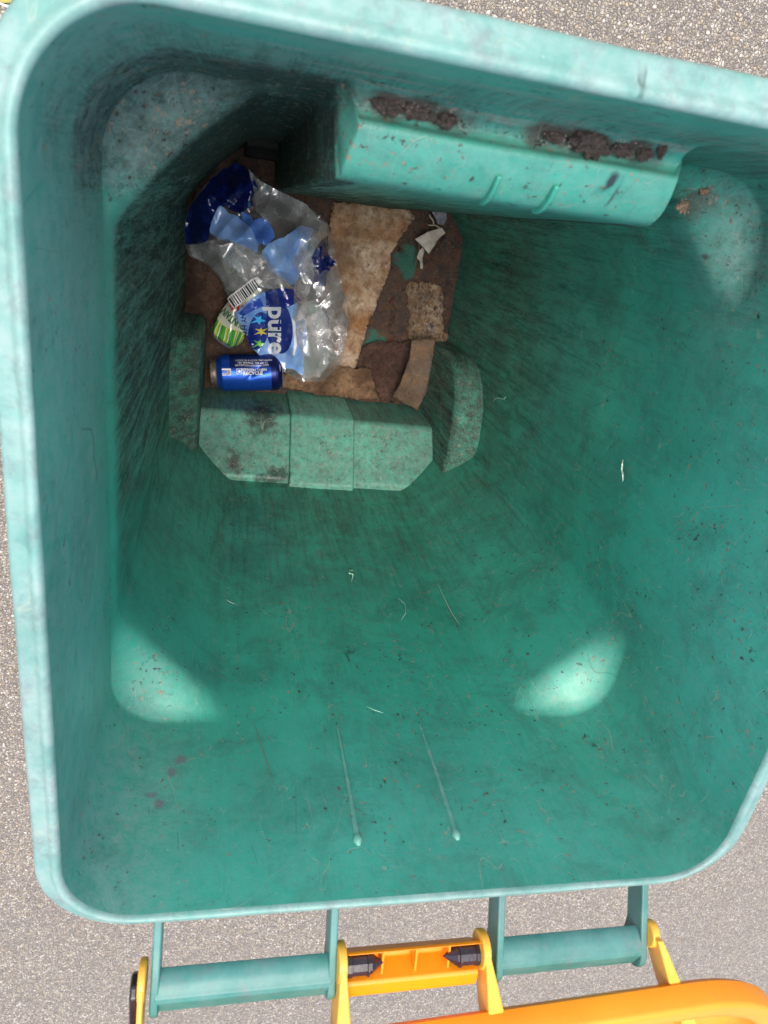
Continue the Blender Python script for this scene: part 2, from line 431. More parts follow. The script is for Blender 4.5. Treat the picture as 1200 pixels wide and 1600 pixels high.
for (zp, zb, ib) in rows:
    hx, yb, yf, stp = dims(zp)
    s = float(np.clip((.860 - zp) / .036, 0, 1)); s = (1 - (1 - s) ** 2.4) * float(sstep(.864, .856, zp))
    r = ring(hx, yb, yf, s, sides, stp)
    for _ in range(3 if s > 0 else 0): r = (np.roll(r, 1, 0) + 2 * r + np.roll(r, -1, 0)) / 4
    if wbox is None:
        x = np.abs(r[:NF, 0])
    lipk = sstep(.02, .047, ib)            # the ends draw in towards the nose
    e0 = .1095 + .0045 * lipk - .0055 * sstep(.93, .05, zp)
    ww = sstep(e0, e0 - .009, np.abs(r[:NF, 0]))
    if zp <= .93: ww = sstep(e0, e0 - .007, np.abs(r[:NF, 0]))
    z = np.full(len(r), zp); z[:NF] = zp * (1 - ww) + zb * ww
    r = r.copy(); r[:NF, 1] -= ib * ww
    rings.append(np.c_[r, z])
R3 = np.array(rings); nr, nc = R3.shape[:2]
V = R3.reshape(-1, 3)
# low frequency waviness of a blow-moulded wall
wv = (fbm(V * 6, 3, 3) - .5) * .004
mid = np.array([0, .27, 0]); dirv = V - mid; dirv[:, 2] = 0; dirv /= np.maximum(np.linalg.norm(dirv, axis=1), 1e-6)[:, None]
fade = sstep(1.06, 1.0, V[:, 2])
V = V + dirv * (wv * fade)[:, None]
idx = np.arange(nr * nc).reshape(nr, nc)
F = []
for i in range(nr - 1):
    a = idx[i]; b = idx[i + 1]
    F += list(zip(a.tolist(), np.roll(a, -1).tolist(), np.roll(b, -1).tolist(), b.tolist()))
X, Y, Z = V[:, 0], V[:, 1], V[:, 2]
def gauss(cx, cy, cz, sx, sy, sz): return np.exp(-((X - cx) / sx) ** 2 - ((Y - cy) / sy) ** 2 - ((Z - cz) / sz) ** 2)
gr = np.zeros(len(V))
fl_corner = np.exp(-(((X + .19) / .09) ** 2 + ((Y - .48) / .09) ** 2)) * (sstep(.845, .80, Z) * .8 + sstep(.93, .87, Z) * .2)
left = sstep(-.20, -.235, X) * sstep(.02, .30, Y) * sstep(.86, .80, Z)
niche = sstep(-.085, -.11, X) * sstep(.44, .49, Y) * sstep(.98, .93, Z)
frontw = sstep(.46, .52, Y) * sstep(1.03, .98, Z) * .45
topw = sstep(.40, .52, Y) * sstep(1.055, 1.0, Z) * .40
boxface = sstep(.50, .46, Y) * sstep(.44, .455, Y) * (np.abs(X) < .12) * sstep(.945, .93, Z) * .95
right = sstep(.2, .24, X) * (.10 + .12 * gauss(.25, .33, .35, .3, .2, .3))
rfl = gauss(.25, .50, .87, .09, .09, .06) * .5
back = sstep(.05, .0, Y) * .10
base = .30 * sstep(.88, .25, Z)  # shade of the deep interior painted in with the dirt, stronger towards the floor
sidebox = ((np.abs(X) > .093) & (np.abs(X) < .116)) * sstep(.445, .46, Y) * sstep(.525, .515, Y) * sstep(.935, .915, Z) * 1.3
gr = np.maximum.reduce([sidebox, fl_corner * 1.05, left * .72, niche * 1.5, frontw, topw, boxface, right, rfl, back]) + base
boxtop = (Y > .44) * (np.abs(X) < .115) * sstep(.925, .945, Z) * sstep(.53, .52, Y)
gr = gr * (1 - .75 * boxtop)
chalk_light = np.clip(.7 * gauss(-.22, .035, .845, .05, .05, .03) + .7 * gauss(.22, .035, .845, .05, .05, .03) + 1.0 * gauss(-.20, .48, .85, .08, .08, .03) + .7 * gauss(.24, .47, .85, .05, .08, .05), 0, 1) + .3 * boxtop + .30 * sstep(.78, 1.02, Z) + .7 * sstep(.84, .92, Z) * sstep(-.15, -.24, X)  # light painted onto upward-facing ledges, pocket top and upper left wall, besides fading
body = mkmesh('body', V, F, M_body, BIN, True, dict(grime_shade=gr, chalk_light=chalk_light, smear=sstep(.515, .53, Y) * sstep(.93, .97, Z) * (.6 + .4 * sstep(1.06, 1.0, Z)) + .6 * boxface))

# rim
top = R3[0, :, :2]
tan = np.roll(top, -1, 0) - np.roll(top, 1, 0); tan /= np.linalg.norm(tan, axis=1)[:, None]
nout = np.c_[-tan[:, 1], tan[:, 0]]
if (nout * (top - mid[:2])).sum() < 0: nout = -nout
bk = np.clip(-nout[:, 1], 0, 1) ** 2; ft = np.clip(nout[:, 1], 0, 1) ** 2
wd = .0185 - .0055 * bk + .0035 * ft
prof = [(0, 0), (.02, .0018), (.10, .0036), (.2, .0040), (.30, .0030), (.38, .0008), (.46, .0), (.80, -.0006), (.92, -.0022), (.98, -.0055), (1.0, -.010), (1.03, -.030), (1.0, -.0315), (.9, -.0315), (.86, -.010), (.5, -.0045)]
wob = (fbm(np.c_[top * 14, np.zeros(len(top))], 9, 3) - .5)
rr = []
for (o, dz) in prof:
    oo = o * wd + (wob * .0012 if 0 < o else 0)
    rr.append(np.c_[top + nout * oo[:, None] if hasattr(oo, '__len__') else top, np.full(len(top), H + dz) + wob * .0008 * (o > 0)])
vv, ff = loft(rr)
rim = mkmesh('rim', vv, ff, M_rim, BIN)
# outer wall (what one would see from a step to the side)
ow = []
for z, o in ((H - .008, .45), (1.0, .6), (.95, .6), (.5, .55), (.06, .5), (.03, .45)):
    k = (H - z); ow.append(np.c_[top + nout * np.array(o * .0185)[None].repeat(len(top))[:, None] + 0, np.full(len(top), z)])
ow = np.array(ow)
vv, ff = loft(ow); outer = mkmesh('outer_wall', vv, ff, M_handle, BIN)

# floor of the bin
def sludge_mat():
    n = NT('sludge_on_green_floor')
    a = n.noise(14, n.vec(loc=(.3, 0, 0)), detail=6, rough=.6); b = n.noise(70, detail=7, rough=.75); c3 = n.noise(260, detail=4)
    brown = n.mix(n.ramp(b, [(.40, 0), (.62, 1)]), (.008, .005, .004), (.095, .048, .028))
    brown = n.mix(n.math('MULTIPLY', n.ramp(c3, [(.62, 0), (.7, 1)]), .6), brown, (.32, .2, .11))
    grn = n.mix(n.ramp(b, [(.4, 0), (.7, 1)]), (.012, .085, .062), (.03, .13, .095))
    at = n.attr('mud')
    k = n.ramp(n.math('ADD', n.math('ADD', n.math('MULTIPLY', a, .9), n.math('MULTIPLY', b, .35)), n.math('MULTIPLY', n.math('SUBTRACT', at, .5), .8)), [(.56, 0), (.64, 1)])
    c = n.mix(k, grn, brown); n.bump(n.math('ADD', b, n.math('MULTIPLY', c3, .4)), .8, .003)
    return n.set(c, n.ramp(b, [(.35, .30), (.6, .8)]), Specular_IOR_Level=.35)
M_sludge = sludge_mat()
gx = np.arange(-.262, .2621, .004); gy = np.arange(-.012, .5481, .004)
GX, GY = np.meshgrid(gx, gy); fp = np.c_[GX.ravel(), GY.ravel()]
zf = np.full(len(fp), .051)
zf -= .010 * sstep(.006, .002, np.abs(fp[:, 0] + .052)) * sstep(.30, .34, fp[:, 1])
zf -= .010 * sstep(.006, .002, np.abs(fp[:, 0] + .245)) * sstep(.24, .26, fp[:, 1])
zf += (fbm(np.c_[fp * 40, fp[:, 0] * 0], 5, 5) - .5) * .008
zf += .006 * sstep(.5, .8, fbm(np.c_[fp * 22, fp[:, 0] * 0 + 4], 8, 4))
mud = .86 + .9 * np.exp(-((fp[:, 0] - .20) / .03) ** 2) - .55 * np.exp(-((fp[:, 0] - .115) / .035) ** 2 - ((fp[:, 1] - .23) / .04) ** 2) - .6 * np.exp(-((fp[:, 0] - .16) / .04) ** 2 - ((fp[:, 1] - .37) / .06) ** 2)
nx = len(gx); ny = len(gy)
ff = [(j * nx + i, j * nx + i + 1, (j + 1) * nx + i + 1, (j + 1) * nx + i) for j in range(ny - 1) for i in range(nx - 1)]
mkmesh('floor_pan', np.c_[fp, zf], ff, M_sludge, BIN, True, dict(mud=mud))

def with_attrs(o, grime_shade, chalk_light):
    me = o.data
    n = len(me.vertices); co = np.empty(n * 3); me.vertices.foreach_get('co', co); co = co.reshape(-1, 3)
    for k, f in (('grime_shade', grime_shade), ('chalk_light', chalk_light)):
        a = me.attributes.new(k, 'FLOAT', 'POINT'); a.data.foreach_set('value', np.asarray(f(co) if callable(f) else np.full(n, f), np.float32))
    return o

def subdiv(bm, cuts=6):
    bmesh.ops.triangulate(bm, faces=bm.faces)
# axle housing across the back
HP = [(-.003, .03), (.1075, .03), (.1040, .178), (.1000, .186), (.092, .191), (.012, .258), (-.003, .258)]
bm = bmesh.new(); prism(bm, HP, 'x', -.222, .225)
o = bmobj('axle_housing', bm, M_body, BIN, True, .006, 4)
with_attrs(o, .50, .50)
HB = [(-.003, .04), (.1145, .04), (.1120, .186), (.1080, .1965), (.100, .2030), (.010, .2710), (-.003, .2710)]
bm = bmesh.new(); prism(bm, HB, 'x', -.0525, .0625)
o = bmobj('axle_housing_block', bm, M_body, BIN, True, .0035); with_attrs(o, .45, .55)
# wheel arches
def arch(xi, xw, inner, wall, g, c):
    bm = bmesh.new(); prism(bm, inner, 'x', xi, xw, wall)
    o = bmobj('wheel_arch', bm, M_body, BIN, True, .009, 5); with_attrs(o, g, c); return o
arch(-.2085, -.262, [(.0, .03), (.240, .03), (.246, .150), (.246, .205), (.236, .245), (.215, .262), (.16, .272), (.10, .274), (.05, .270), (.0, .262)],
     [(.0, .03), (.246, .03), (.252, .175), (.252, .300), (.243, .345), (.220, .364), (.16, .362), (.10, .350), (.05, .315), (.0, .285)], .85, .12)
arch(.2135, .262, [(.0, .03), (.238, .03), (.246, .140), (.248, .180), (.240, .225), (.222, .262), (.19, .288), (.14, .300), (.08, .298), (.0, .285)],
     [(.0, .03), (.244, .03), (.250, .180), (.250, .235), (.238, .275), (.215, .308), (.18, .332), (.13, .342), (.08, .330), (.0, .290)], .78, .1)
# dark moulded step at the bottom of the front corner
bm = bmesh.new()
a = P(384, 218, .17); b = P(441, 218, .17); y0 = P(410, 246, .17)[1]; y1 = P(410, 205, .17)[1]
prism(bm, [(y0, .03), (y0 - .001, .150), (y0 + .004, .166), (y0 + .012, .176), (y0 + .022, .179), (.54, .180), (.54, .03)], 'x', a[0], b[0])
bmobj('corner_step', bm, M_blackgrime, BIN, True, .003)
# small ribs: two on the front lift pocket, two high on the back wall
for (u0, v0, u1, v1) in ((758, 264, 758, 316), (843, 280, 843, 334)):
    xc = P(u1, v1, .944)[0]
    bm = bmesh.new()
    pr = [(.5035, .9585), (.500, .9640), (.4925, .9580), (.4865, .9500), (.4835, .9410), (.4835, .933), (.490, .93), (.503, .93)]
    prism(bm, pr, 'x', xc - .0017, xc + .0017)
    o = bmobj('pocket_rib', bm, M_body, BIN, True, .0015); with_attrs(o, .02, .2)
for sx in (-.0425, .0425):
    pts = []
    zz = np.linspace(.868, 1.014, 30); rings_ = []
    for i, z in enumerate(zz):
        t = i / 29; r = .0006 + .0021 * t ** .7 + (.0014 if t > .965 else 0)
        if i in (0, 29): r *= .3
        cy = .002 * (1 - (z - FZ) / (H - FZ)) + .0006
        rings_.append([(sx + .0007 * math.sin(t * 3) + r * math.cos(q), cy + r * .9 * math.sin(q), z) for q in np.linspace(0, 2 * math.pi, 12, endpoint=False)])
    v_, f_ = loft(rings_, cap=True)
    o = mkmesh('back_rib', v_, f_, M_body, BIN); with_attrs(o, 0, 1.0)

# handle: four plates, two grips
HZ = 1.074
def plate_poly():
    pts = [(-.004, 1.012), (-.004, 1.036), (-.030, 1.044), (-.060, 1.059), (-.088, 1.0735)]
    for k in range(9):
        t = math.radians(80 - k * 22); pts.append((-.0905 - .0165 * math.cos(t), 1.0580 + .0165 * math.sin(t)))
    pts += [(-.074, 1.040), (-.045, 1.026), (-.020, 1.016)]
    return pts
PX = [-.1945, -.0615, .0790, .2127]
for i, x in enumerate(PX):
    bm = bmesh.new(); prism(bm, plate_poly(), 'x', x - .0032, x + .0032)
    bmobj('handle_plate', bm, M_handle, BIN, True, .0016)
for xa, xb in ((PX[0], PX[1]), (PX[2], PX[3])):
    bm = bmesh.new()
    pr = []
    for k in range(17):      # ridged top of the grip
        t = k / 16; ang = math.pi * (.0 + 1.0 * t); rad = .0180 + (.0012 if k in (6, 7) else 0) - (.0012 if k in (9, 10) else 0)
        pr.append((-.0885 + 1.08 * rad * math.cos(ang), 1.0535 + rad * math.sin(ang) * .95))
    pr2 = [(-.0885 - .0150 * math.cos(math.pi * t / 8), 1.0525 + .0125 * math.sin(math.pi * t / 8)) for t in range(9)]
    prism(bm, pr + pr2, 'x', xa, xb)
    bmobj('handle_grip', bm, M_handle, BIN, True, .0008, 2)

# lid, opened right over: upside down tray behind the handle
LZ = 1.112
pivy = -.073
LID = empty('lid', (0, pivy, HZ - .02)); LID.parent = BIN
lo0 = Vector((0, pivy, HZ - .02))
def lidpart(o): o.parent = LID; o.matrix_parent_inverse = Matrix.Translation(-lo0); return o
def lrp(a, b, t): return a + (b - a) * t
edge = [P(u, v, LZ) for u, v in ((400, 1640), (650, 1601), (1000, 1550), (1060, 1540), (1105, 1538), (1150, 1544), (1200, 1563))]
# straight near edge direction and lid frame
A_, B_ = P(700, 1594, LZ), P(1000, 1550, LZ)
ex = (B_ - A_); ex[2] = 0; ex /= np.linalg.norm(ex); ey = np.array([ex[1], -ex[0], 0])      # ey points away from the bin
rc_ = P(1103, 1536, LZ - .02)
right_x = rc_ @ ex + .105; near = P(700, 1594, LZ - .020) @ ey
W_ = .66; D_ = .60; left_x = right_x - W_
tilt = math.radians(9)
def lidpt(a, b, h): # a along ex, b away, h height above rim plane
    p = ex * a + ey * (near + b * math.cos(tilt) + h * math.sin(tilt)); return (p[0], p[1], LZ - b * math.sin(tilt) * .9 + h)
def rrect(x0, x1, y0, y1, r, n=14):
    out = []
    for cx, cy, a0 in ((x1 - r, y0 + r, -90), (x1 - r, y1 - r, 0), (x0 + r, y1 - r, 90), (x0 + r, y0 + r, 180)):
        for k in range(n + 1):
            a = math.radians(a0 + 90 * k / n); out.append((cx + r * math.cos(a), cy + r * math.sin(a)))
    return out
lr = []
for ins, h in ((.001, -.020), (.0, -.004), (.0015, -.001), (.004, 0), (.017, -.001), (.020, -.0005), (.022, -.003), (.026, -.020), (.034, -.026), (.08, -.030), (.16, -.034), (.25, -.036), (.27, -.036)):
    lr.append([lidpt(x, y, h) for x, y in rrect(left_x + ins, right_x - ins, ins, D_ - ins, max(.118 - ins, .01))])
V1, F1 = loft(lr); F1.append(tuple(range((len(lr) - 1) * len(lr[0]), len(lr) * len(lr[0]))))
n0 = len(V1)
lr2 = []
for ins, h in ((.001, -.020), (.006, -.024), (.022, -.024), (.030, -.032), (.25, -.041)):
    lr2.append([lidpt(x, y, h) for x, y in rrect(left_x + ins, right_x - ins, ins, D_ - ins, max(.118 - ins, .01))])
V2, F2 = loft(lr2); F2.append(tuple(range((len(lr2) - 1) * len(lr2[0]), len(lr2) * len(lr2[0]))))
lp = mkmesh('lid_panel', V1 + V2, F1 + [tuple(i + n0 for i in f) for f in F2], M_orange); lidpart(lp)
# arms from the hinge to the lid
def arm(x0, x1, th, w1=0, er=.0150):
    bm = bmesh.new()
    n = 10
    L = []; 
    for i in range(n + 1):
        t = i / n
        y = lrp(-.062, -.150, t); z = lrp(HZ + .001, LZ + .002, t)
        h = .026 + .004 * t
        L.append((lrp(x0, x1, t), y, z, h))
    secs = []
    for x, y, z, h in L:
        th_ = th * (.8 + w1 * min(1, max(0, (-y - .062) / .05)))
        secs.append([bm.verts.new((x - th_, y, z)), bm.verts.new((x + th_, y, z)), bm.verts.new((x + th_, y - .008, z - h)), bm.verts.new((x - th_, y - .008, z - h))])
    for a, b in zip(secs[:-1], secs[1:]):
        for k in range(4): bm.faces.new((a[k], a[(k + 1) % 4], b[(k + 1) % 4], b[k]))
    bm.faces.new(secs[0][::-1]); bm.faces.new(secs[-1])
    # rounded eye round the pin
    m0 = len(bm.verts)
    c = (-.070, 1.0615)
    poly = [(c[0] + er * math.cos(a), c[1] + er * math.sin(a)) for a in np.linspace(0, 2 * math.pi, 18, endpoint=False)]
    prism(bm, poly, 'x', x0 - th * 1.08, x0 + th * 1.08)
    o = bmobj('hinge_arm', bm, M_yellow, None, True, .0015, 2); lidpart(o)
arm(-.2035, -.2035, .0026)
arm(-.0550, -.0500, .0032, 1.2)
arm(.0630, .0830, .0032, 1.6)
arm(.2195, .2620, .0034, 1.3, .011)
xa, xb = -.0505, .0605
bm = bmesh.new()
prism(bm, [(-.060, 1.064), (-.080, 1.049), (-.083, 1.052), (-.084, 1.0695), (-.086, 1.0715), (-.0995, 1.0715), (-.1015, 1.069), (-.1015, 1.058), (-.090, 1.044), (-.080, 1.044), (-.0605, 1.0605)], 'x', xa, xb)
lidpart(bmobj('hinge_channel', bm, M_orange, None, True, .0010, 2))
for fr in (.27, .52, .77):
    x = lrp(xa, xb, fr); bm = bmesh.new(); prism(bm, [(-.064, 1.0605), (-.082, 1.047), (-.0845, 1.066)], 'x', x - .001, x + .001)
    lidpart(bmobj('channel_web', bm, M_orange, None, True, .0005, 2))
def pin(x0, d):
    rings_ = []
    for t, r in ((-.006, .0088), (0, .0092), (.004, .0092), (.0045, .0082), (.016, .0082), (.0165, .0094), (.018, .0094), (.0185, .0078), (.020, .0078), (.031, .0002)):
        rings_.append([(x0 + d * t, -.0735 + r * math.cos(a), 1.0625 + r * math.sin(a)) for a in np.linspace(0, 2 * math.pi, 10, endpoint=False)])
    v_, f_ = loft(rings_, cap=True); o = mkmesh('hinge_pin', v_, f_, M_black, None, False); lidpart(o)
pin(xa, 1); pin(xb, -1)
bm = bmesh.new(); prism(bm, [(-.076, 1.062), (-.082, 1.068), (-.115, 1.068), (-.122, 1.056), (-.115, 1.046), (-.082, 1.046), (-.076, 1.052)], 'x', -.2125, -.2065)
lidpart(bmobj('pin_cap', bm, M_black, None, True, .002))

# ------------------------------------------------------------------ rubbish on the floor
def paper_mat(name, c0, c1, c2, seed=0, s1=22, s2=110, rough=.7, dark=(.02, .013, .01), dk=.64):
    n = NT(name); a = n.noise(s1, n.vec(loc=(seed, seed, 0)), detail=6, rough=.65); b = n.noise(s2, n.vec(loc=(seed, 2, 0)), detail=8, rough=.75)
    c = n.mix(n.ramp(a, [(.36, 0), (.62, 1)]), c0, c1); c = n.mix(n.math('MULTIPLY', n.ramp(b, [(.45, 0), (.62, 1)]), .75), c, c2)
    d = n.noise(s2 * 1.6, n.vec(scale=(1, .5, 1), loc=(seed + 4, 1, 1)), detail=6, rough=.8)
    c = n.mix(n.ramp(d, [(dk, 0), (dk + .06, 1)]), c, dark)
    e = n.math('ADD', n.math('MULTIPLY', n.attr('edge'), .6), n.math('MULTIPLY', n.math('SUBTRACT', n.noise(38, detail=8, rough=.8), .5), 3.0))
    c = n.mix(n.math('MULTIPLY', n.ramp(e, [(.45, 0), (.85, 1)]), .80), c, dark)
    z0 = n.noise(9, n.vec(loc=(seed * 2, 3, 1)), detail=4); c = n.mix(n.math('MULTIPLY', n.ramp(z0, [(.46, 0), (.60, 1)]), .7), c, tuple(x * .35 for x in c0))
    n.bump(n.math('ADD', n.math('MULTIPLY', n.noise(s2 * 2.5, detail=4), .4), n.math('ADD', b, n.math('MULTIPLY', a, .6))), 1.0, .007)
    return n.set(c, n.math('MULTIPLY', n.ramp(a, [(.35, .4), (.65, 1)]), rough))
M_card = paper_mat('wet_cardboard', (.38, .19, .08), (.62, .50, .37), (.20, .095, .04), 1, 16, 75, dk=.60)
M_cardbrown = paper_mat('brown_wet_paper', (.17, .09, .05), (.33, .20, .11), (.06, .035, .02), 5)
M_carddark = paper_mat('dark_rotten_paper', (.07, .035, .025), (.14, .07, .05), (.02, .012, .01), 9)
M_mottle = paper_mat('mottled_paper', (.40, .24, .12), (.08, .05, .045), (.55, .48, .40), 3, 45, 110, dk=.53)
M_flap = paper_mat('grey_brown_flap', (.24, .15, .09), (.12, .11, .10), (.30, .17, .08), 7, 40, 70, .5, dk=.66)
M_tissue = simple('off_white_tissue', (.50, .46, .40), .5, col2=(.33, .29, .25), nscale=60, bscale=90, bstr=.6)
M_pad = paper_mat('brown_sodden_pad', (.10, .06, .045), (.20, .12, .085), (.045, .028, .022), 12, 30, 200, .35)

def sheet(name, px, z, mat, label, cat, thick=.002, amp=.004, freq=30, jag=.002, seed=1, step=.004, tilt=None, group=None, fold=None, wr=.09, curl=.003):
    poly = np.array([P(u, v, z)[:2] for u, v in px])
    xy, tr = sheet_mesh(poly, step, jag, seed)
    h = (fbm(np.c_[xy * freq, xy[:, 0] * 0 + seed], seed, 5) - .5) * 2 * amp + crease(xy, seed + 70, 5, 30) * wr
    bd = densify(poly, .004); ed = np.min(((xy[:, None, :] - bd[None]) ** 2).sum(2), 1) ** .5
    h = h + curl * np.exp(-ed / .006) * (fbm(np.c_[xy * 25, xy[:, 0] * 0 + 2], seed + 5, 2) - .35)
    if fold: h = h + fold(xy)
    if tilt: h = h + (xy - xy.mean(0)) @ np.array(tilt)
    c = np.r_[xy.mean(0), z]
    v3 = np.c_[xy, z + h] - c
    o = mkmesh(name, v3, tr, mat, None, True, dict(edge=np.exp(-ed / .009))); o.location = c
    s = o.modifiers.new('thickness', 'SOLIDIFY'); s.thickness = thick; s.offset = -1
    tag(o, label, cat, group); return o
sheet('cardboard_sheet', [(521, 316), (580, 318), (634, 326), (650, 336), (624, 372), (612, 400), (606, 430), (598, 447), (590, 475), (578, 500), (568, 530), (560, 555), (552, 580), (520, 574), (508, 540), (515, 500), (500, 470), (510, 420), (512, 380), (518, 345)],
      .064, M_card, 'long soggy tan cardboard piece lying on the bin floor right of the plastic bag', 'cardboard', .0022, .004, 22, .006, 2, .003)
sheet('cardboard_strip', [(440, 586), (470, 580), (510, 570), (556, 576), (580, 575), (583, 598), (592, 624), (560, 624), (500, 617), (470, 611), (442, 604)],
      .072, M_cardbrown, 'brown wet cardboard strip along the back edge of the floor, beside the blue can', 'cardboard', .0012, .0025, 30, .005, 4, .0025)
sheet('rotten_paper', [(566, 545), (590, 532), (625, 534), (646, 528), (640, 560), (622, 590), (614, 620), (596, 628), (586, 606), (580, 578), (566, 572)],
      .066, M_carddark, 'dark rotten paper layer between the cardboard strip and the grey flap', 'paper', .0008, .003, 34, .006, 6, .0025)
sheet('paper_remnant', [(632, 452), (650, 440), (672, 444), (692, 452), (694, 480), (695, 515), (699, 541), (688, 546), (664, 540), (640, 534), (638, 500)],
      .060, M_mottle, 'mottled black and tan stuck paper remnant against the right wall of the floor', 'paper', .0010, .002, 40, .012, 8, .0025)
def flapfold(xy):
    d = (xy - P(650, 585, .10)[:2]) @ np.array([.95, .3]); return .010 * np.abs(d) / .02 * .6
sheet('paper_flap', [(644, 532), (662, 528), (677, 527), (674, 560), (672, 590), (666, 610), (653, 641), (632, 629), (611, 616), (626, 594), (638, 562)],
      .098, M_flap, 'stiff grey-brown torn paper flap standing proud near the right wheel arch', 'paper', .0012, .0025, 26, .0006, 10, fold=flapfold)
sheet('sodden_pad', [(289, 384), (305, 372), (345, 405), (356, 440), (352, 474), (330, 502), (312, 500), (289, 497), (288, 440)],
      .064, M_pad, 'brown sodden cardboard pad in the left corner under the plastic bag', 'cardboard', .005, .0015, 30, .0006, 14)
sheet('tissue_scrap', [(649, 374), (668, 362), (690, 356), (696, 364), (684, 376), (678, 386), (670, 397), (663, 388), (655, 380)],
      .088, M_tissue, 'crumpled off-white tissue scrap with pointed corners near the lift pocket', 'tissue', .0006, .006, 60, .0006, 16, .0025)
sheet('tissue_scrap', [(660, 386), (664, 392), (661, 402), (660, 420), (656, 419), (656, 408), (651, 402), (655, 392)],
      .078, M_tissue, 'narrow torn strip of off-white tissue just below the larger scrap', 'tissue', .0005, .004, 70, .0006, 18, .002)
M_clearscrap = simple('grey_film', (.30, .30, .34), .15, col2=(.12, .12, .16), nscale=50, bscale=80, bstr=.8)
sheet('film_scrap', [(674, 330), (684, 326), (698, 330), (699, 342), (694, 352), (684, 350), (680, 340)],
      .084, M_clearscrap, 'small grey shiny film scrap tucked under the edge of the lift pocket', 'plastic scrap', .0006, .008, 70, .0008, 20, .0025)
for k, (u0, v0, u1, v1, zz, lab) in enumerate(((671, 334, 679, 352, .09, 'pale straw lying steeply beside the grey film scrap'), (668, 350, 690, 356, .085, 'pale straw lying flat above the tissue scrap'), (655, 376, 650, 418, .075, 'thin brown stalk left of the tissue strip'))):
    a, b = P(u0, v0, zz), P(u1, v1, zz); d = (b - a) / np.linalg.norm(b - a); s_ = np.cross(d, [0, 0, 1])
    rings_ = []
    for i in range(9):
        t = i / 8; c = a + (b - a) * t + np.array([0, 0, .003 * math.sin(t * 5)]) + s_ * .0012 * math.sin(t * 7 + k)
        r = .0013 * (.3 if i in (0, 8) else 1)
        rings_.append([tuple(c - a + s_ * r * math.cos(q) + np.array([0, 0, 1]) * r * math.sin(q)) for q in np.linspace(0, 2 * math.pi, 8, endpoint=False)])
    v_, f_ = loft(rings_, cap=True)
    o = mkmesh('straw', v_, f_, simple('straw_%d' % k, (.42, .36, .26) if k < 2 else (.12, .07, .04), .6)); o.location = a
    tag(o, lab, 'straw', 'straw bits on the floor')
# red shard
a = P(608, 474, .064); b = P(617, 463, .064); rings_ = []
for i in range(9):
    t = i / 8; c = (b - a) * t; r = .0035 * math.sin(math.pi * (.08 + .84 * t)) ** .6
    rings_.append([tuple(c + np.array([.77, .64, 0]) * r * math.cos(q) * .9 + np.array([0, 0, 1]) * r * math.sin(q)) for q in np.linspace(0, 2 * math.pi, 10, endpoint=False)])
v_, f_ = loft(rings_, cap=True); o = mkmesh('red_shard', v_, f_, simple('red_gloss', (.20, .008, .008), .12)); o.location = a
tag(o, 'small glossy dark red shard on the brown sludge right of the cardboard', 'shard')

# ------------------------------------------------------------------ drink cans
def can_frame(pa, pb):
    a = np.array(pa, float); b = np.array(pb, float); X_ = (b - a) / np.linalg.norm(b - a)
    Y_ = np.cross([0, 0, 1], X_); Y_ /= np.linalg.norm(Y_); Z_ = np.cross(X_, Y_)
    mm = Matrix.Identity(4)
    for i in range(3): mm[i][0] = X_[i]; mm[i][1] = Y_[i]; mm[i][2] = Z_[i]; mm[i][3] = a[i]
    return mm, float(np.linalg.norm(b - a))
def can_deform(kind, x, ang, r, L):
    """local dents; x along the axis, ang round it; returns radius"""
    if kind == 'blue':
        d = .0045 * np.exp(-((x - .62 * L) / .020) ** 2) * np.exp(-((np.mod(ang - 1.05 + math.pi, 2 * math.pi) - math.pi) / .40) ** 2)
        d += .0030 * np.exp(-(((x - .62 * L) + (ang - 1.2) * .03) / .006) ** 2) * np.exp(-((ang - 1.2) / .5) ** 2)
        d += .0018 * (vnoise(np.c_[x * 60, np.cos(ang) * 2, np.sin(ang) * 2], 3) - .5) * sstep(0, .01, r - .026)
        return r - d
    d = .010 * np.exp(-((x - .55 * L) / .022) ** 2) * (.5 + .5 * np.sin(ang * 1.0 + .7))
    d += .0045 * np.abs(np.sin(ang * 2.5 + x * 60)) * sstep(.02, .05, x)
    return r - d
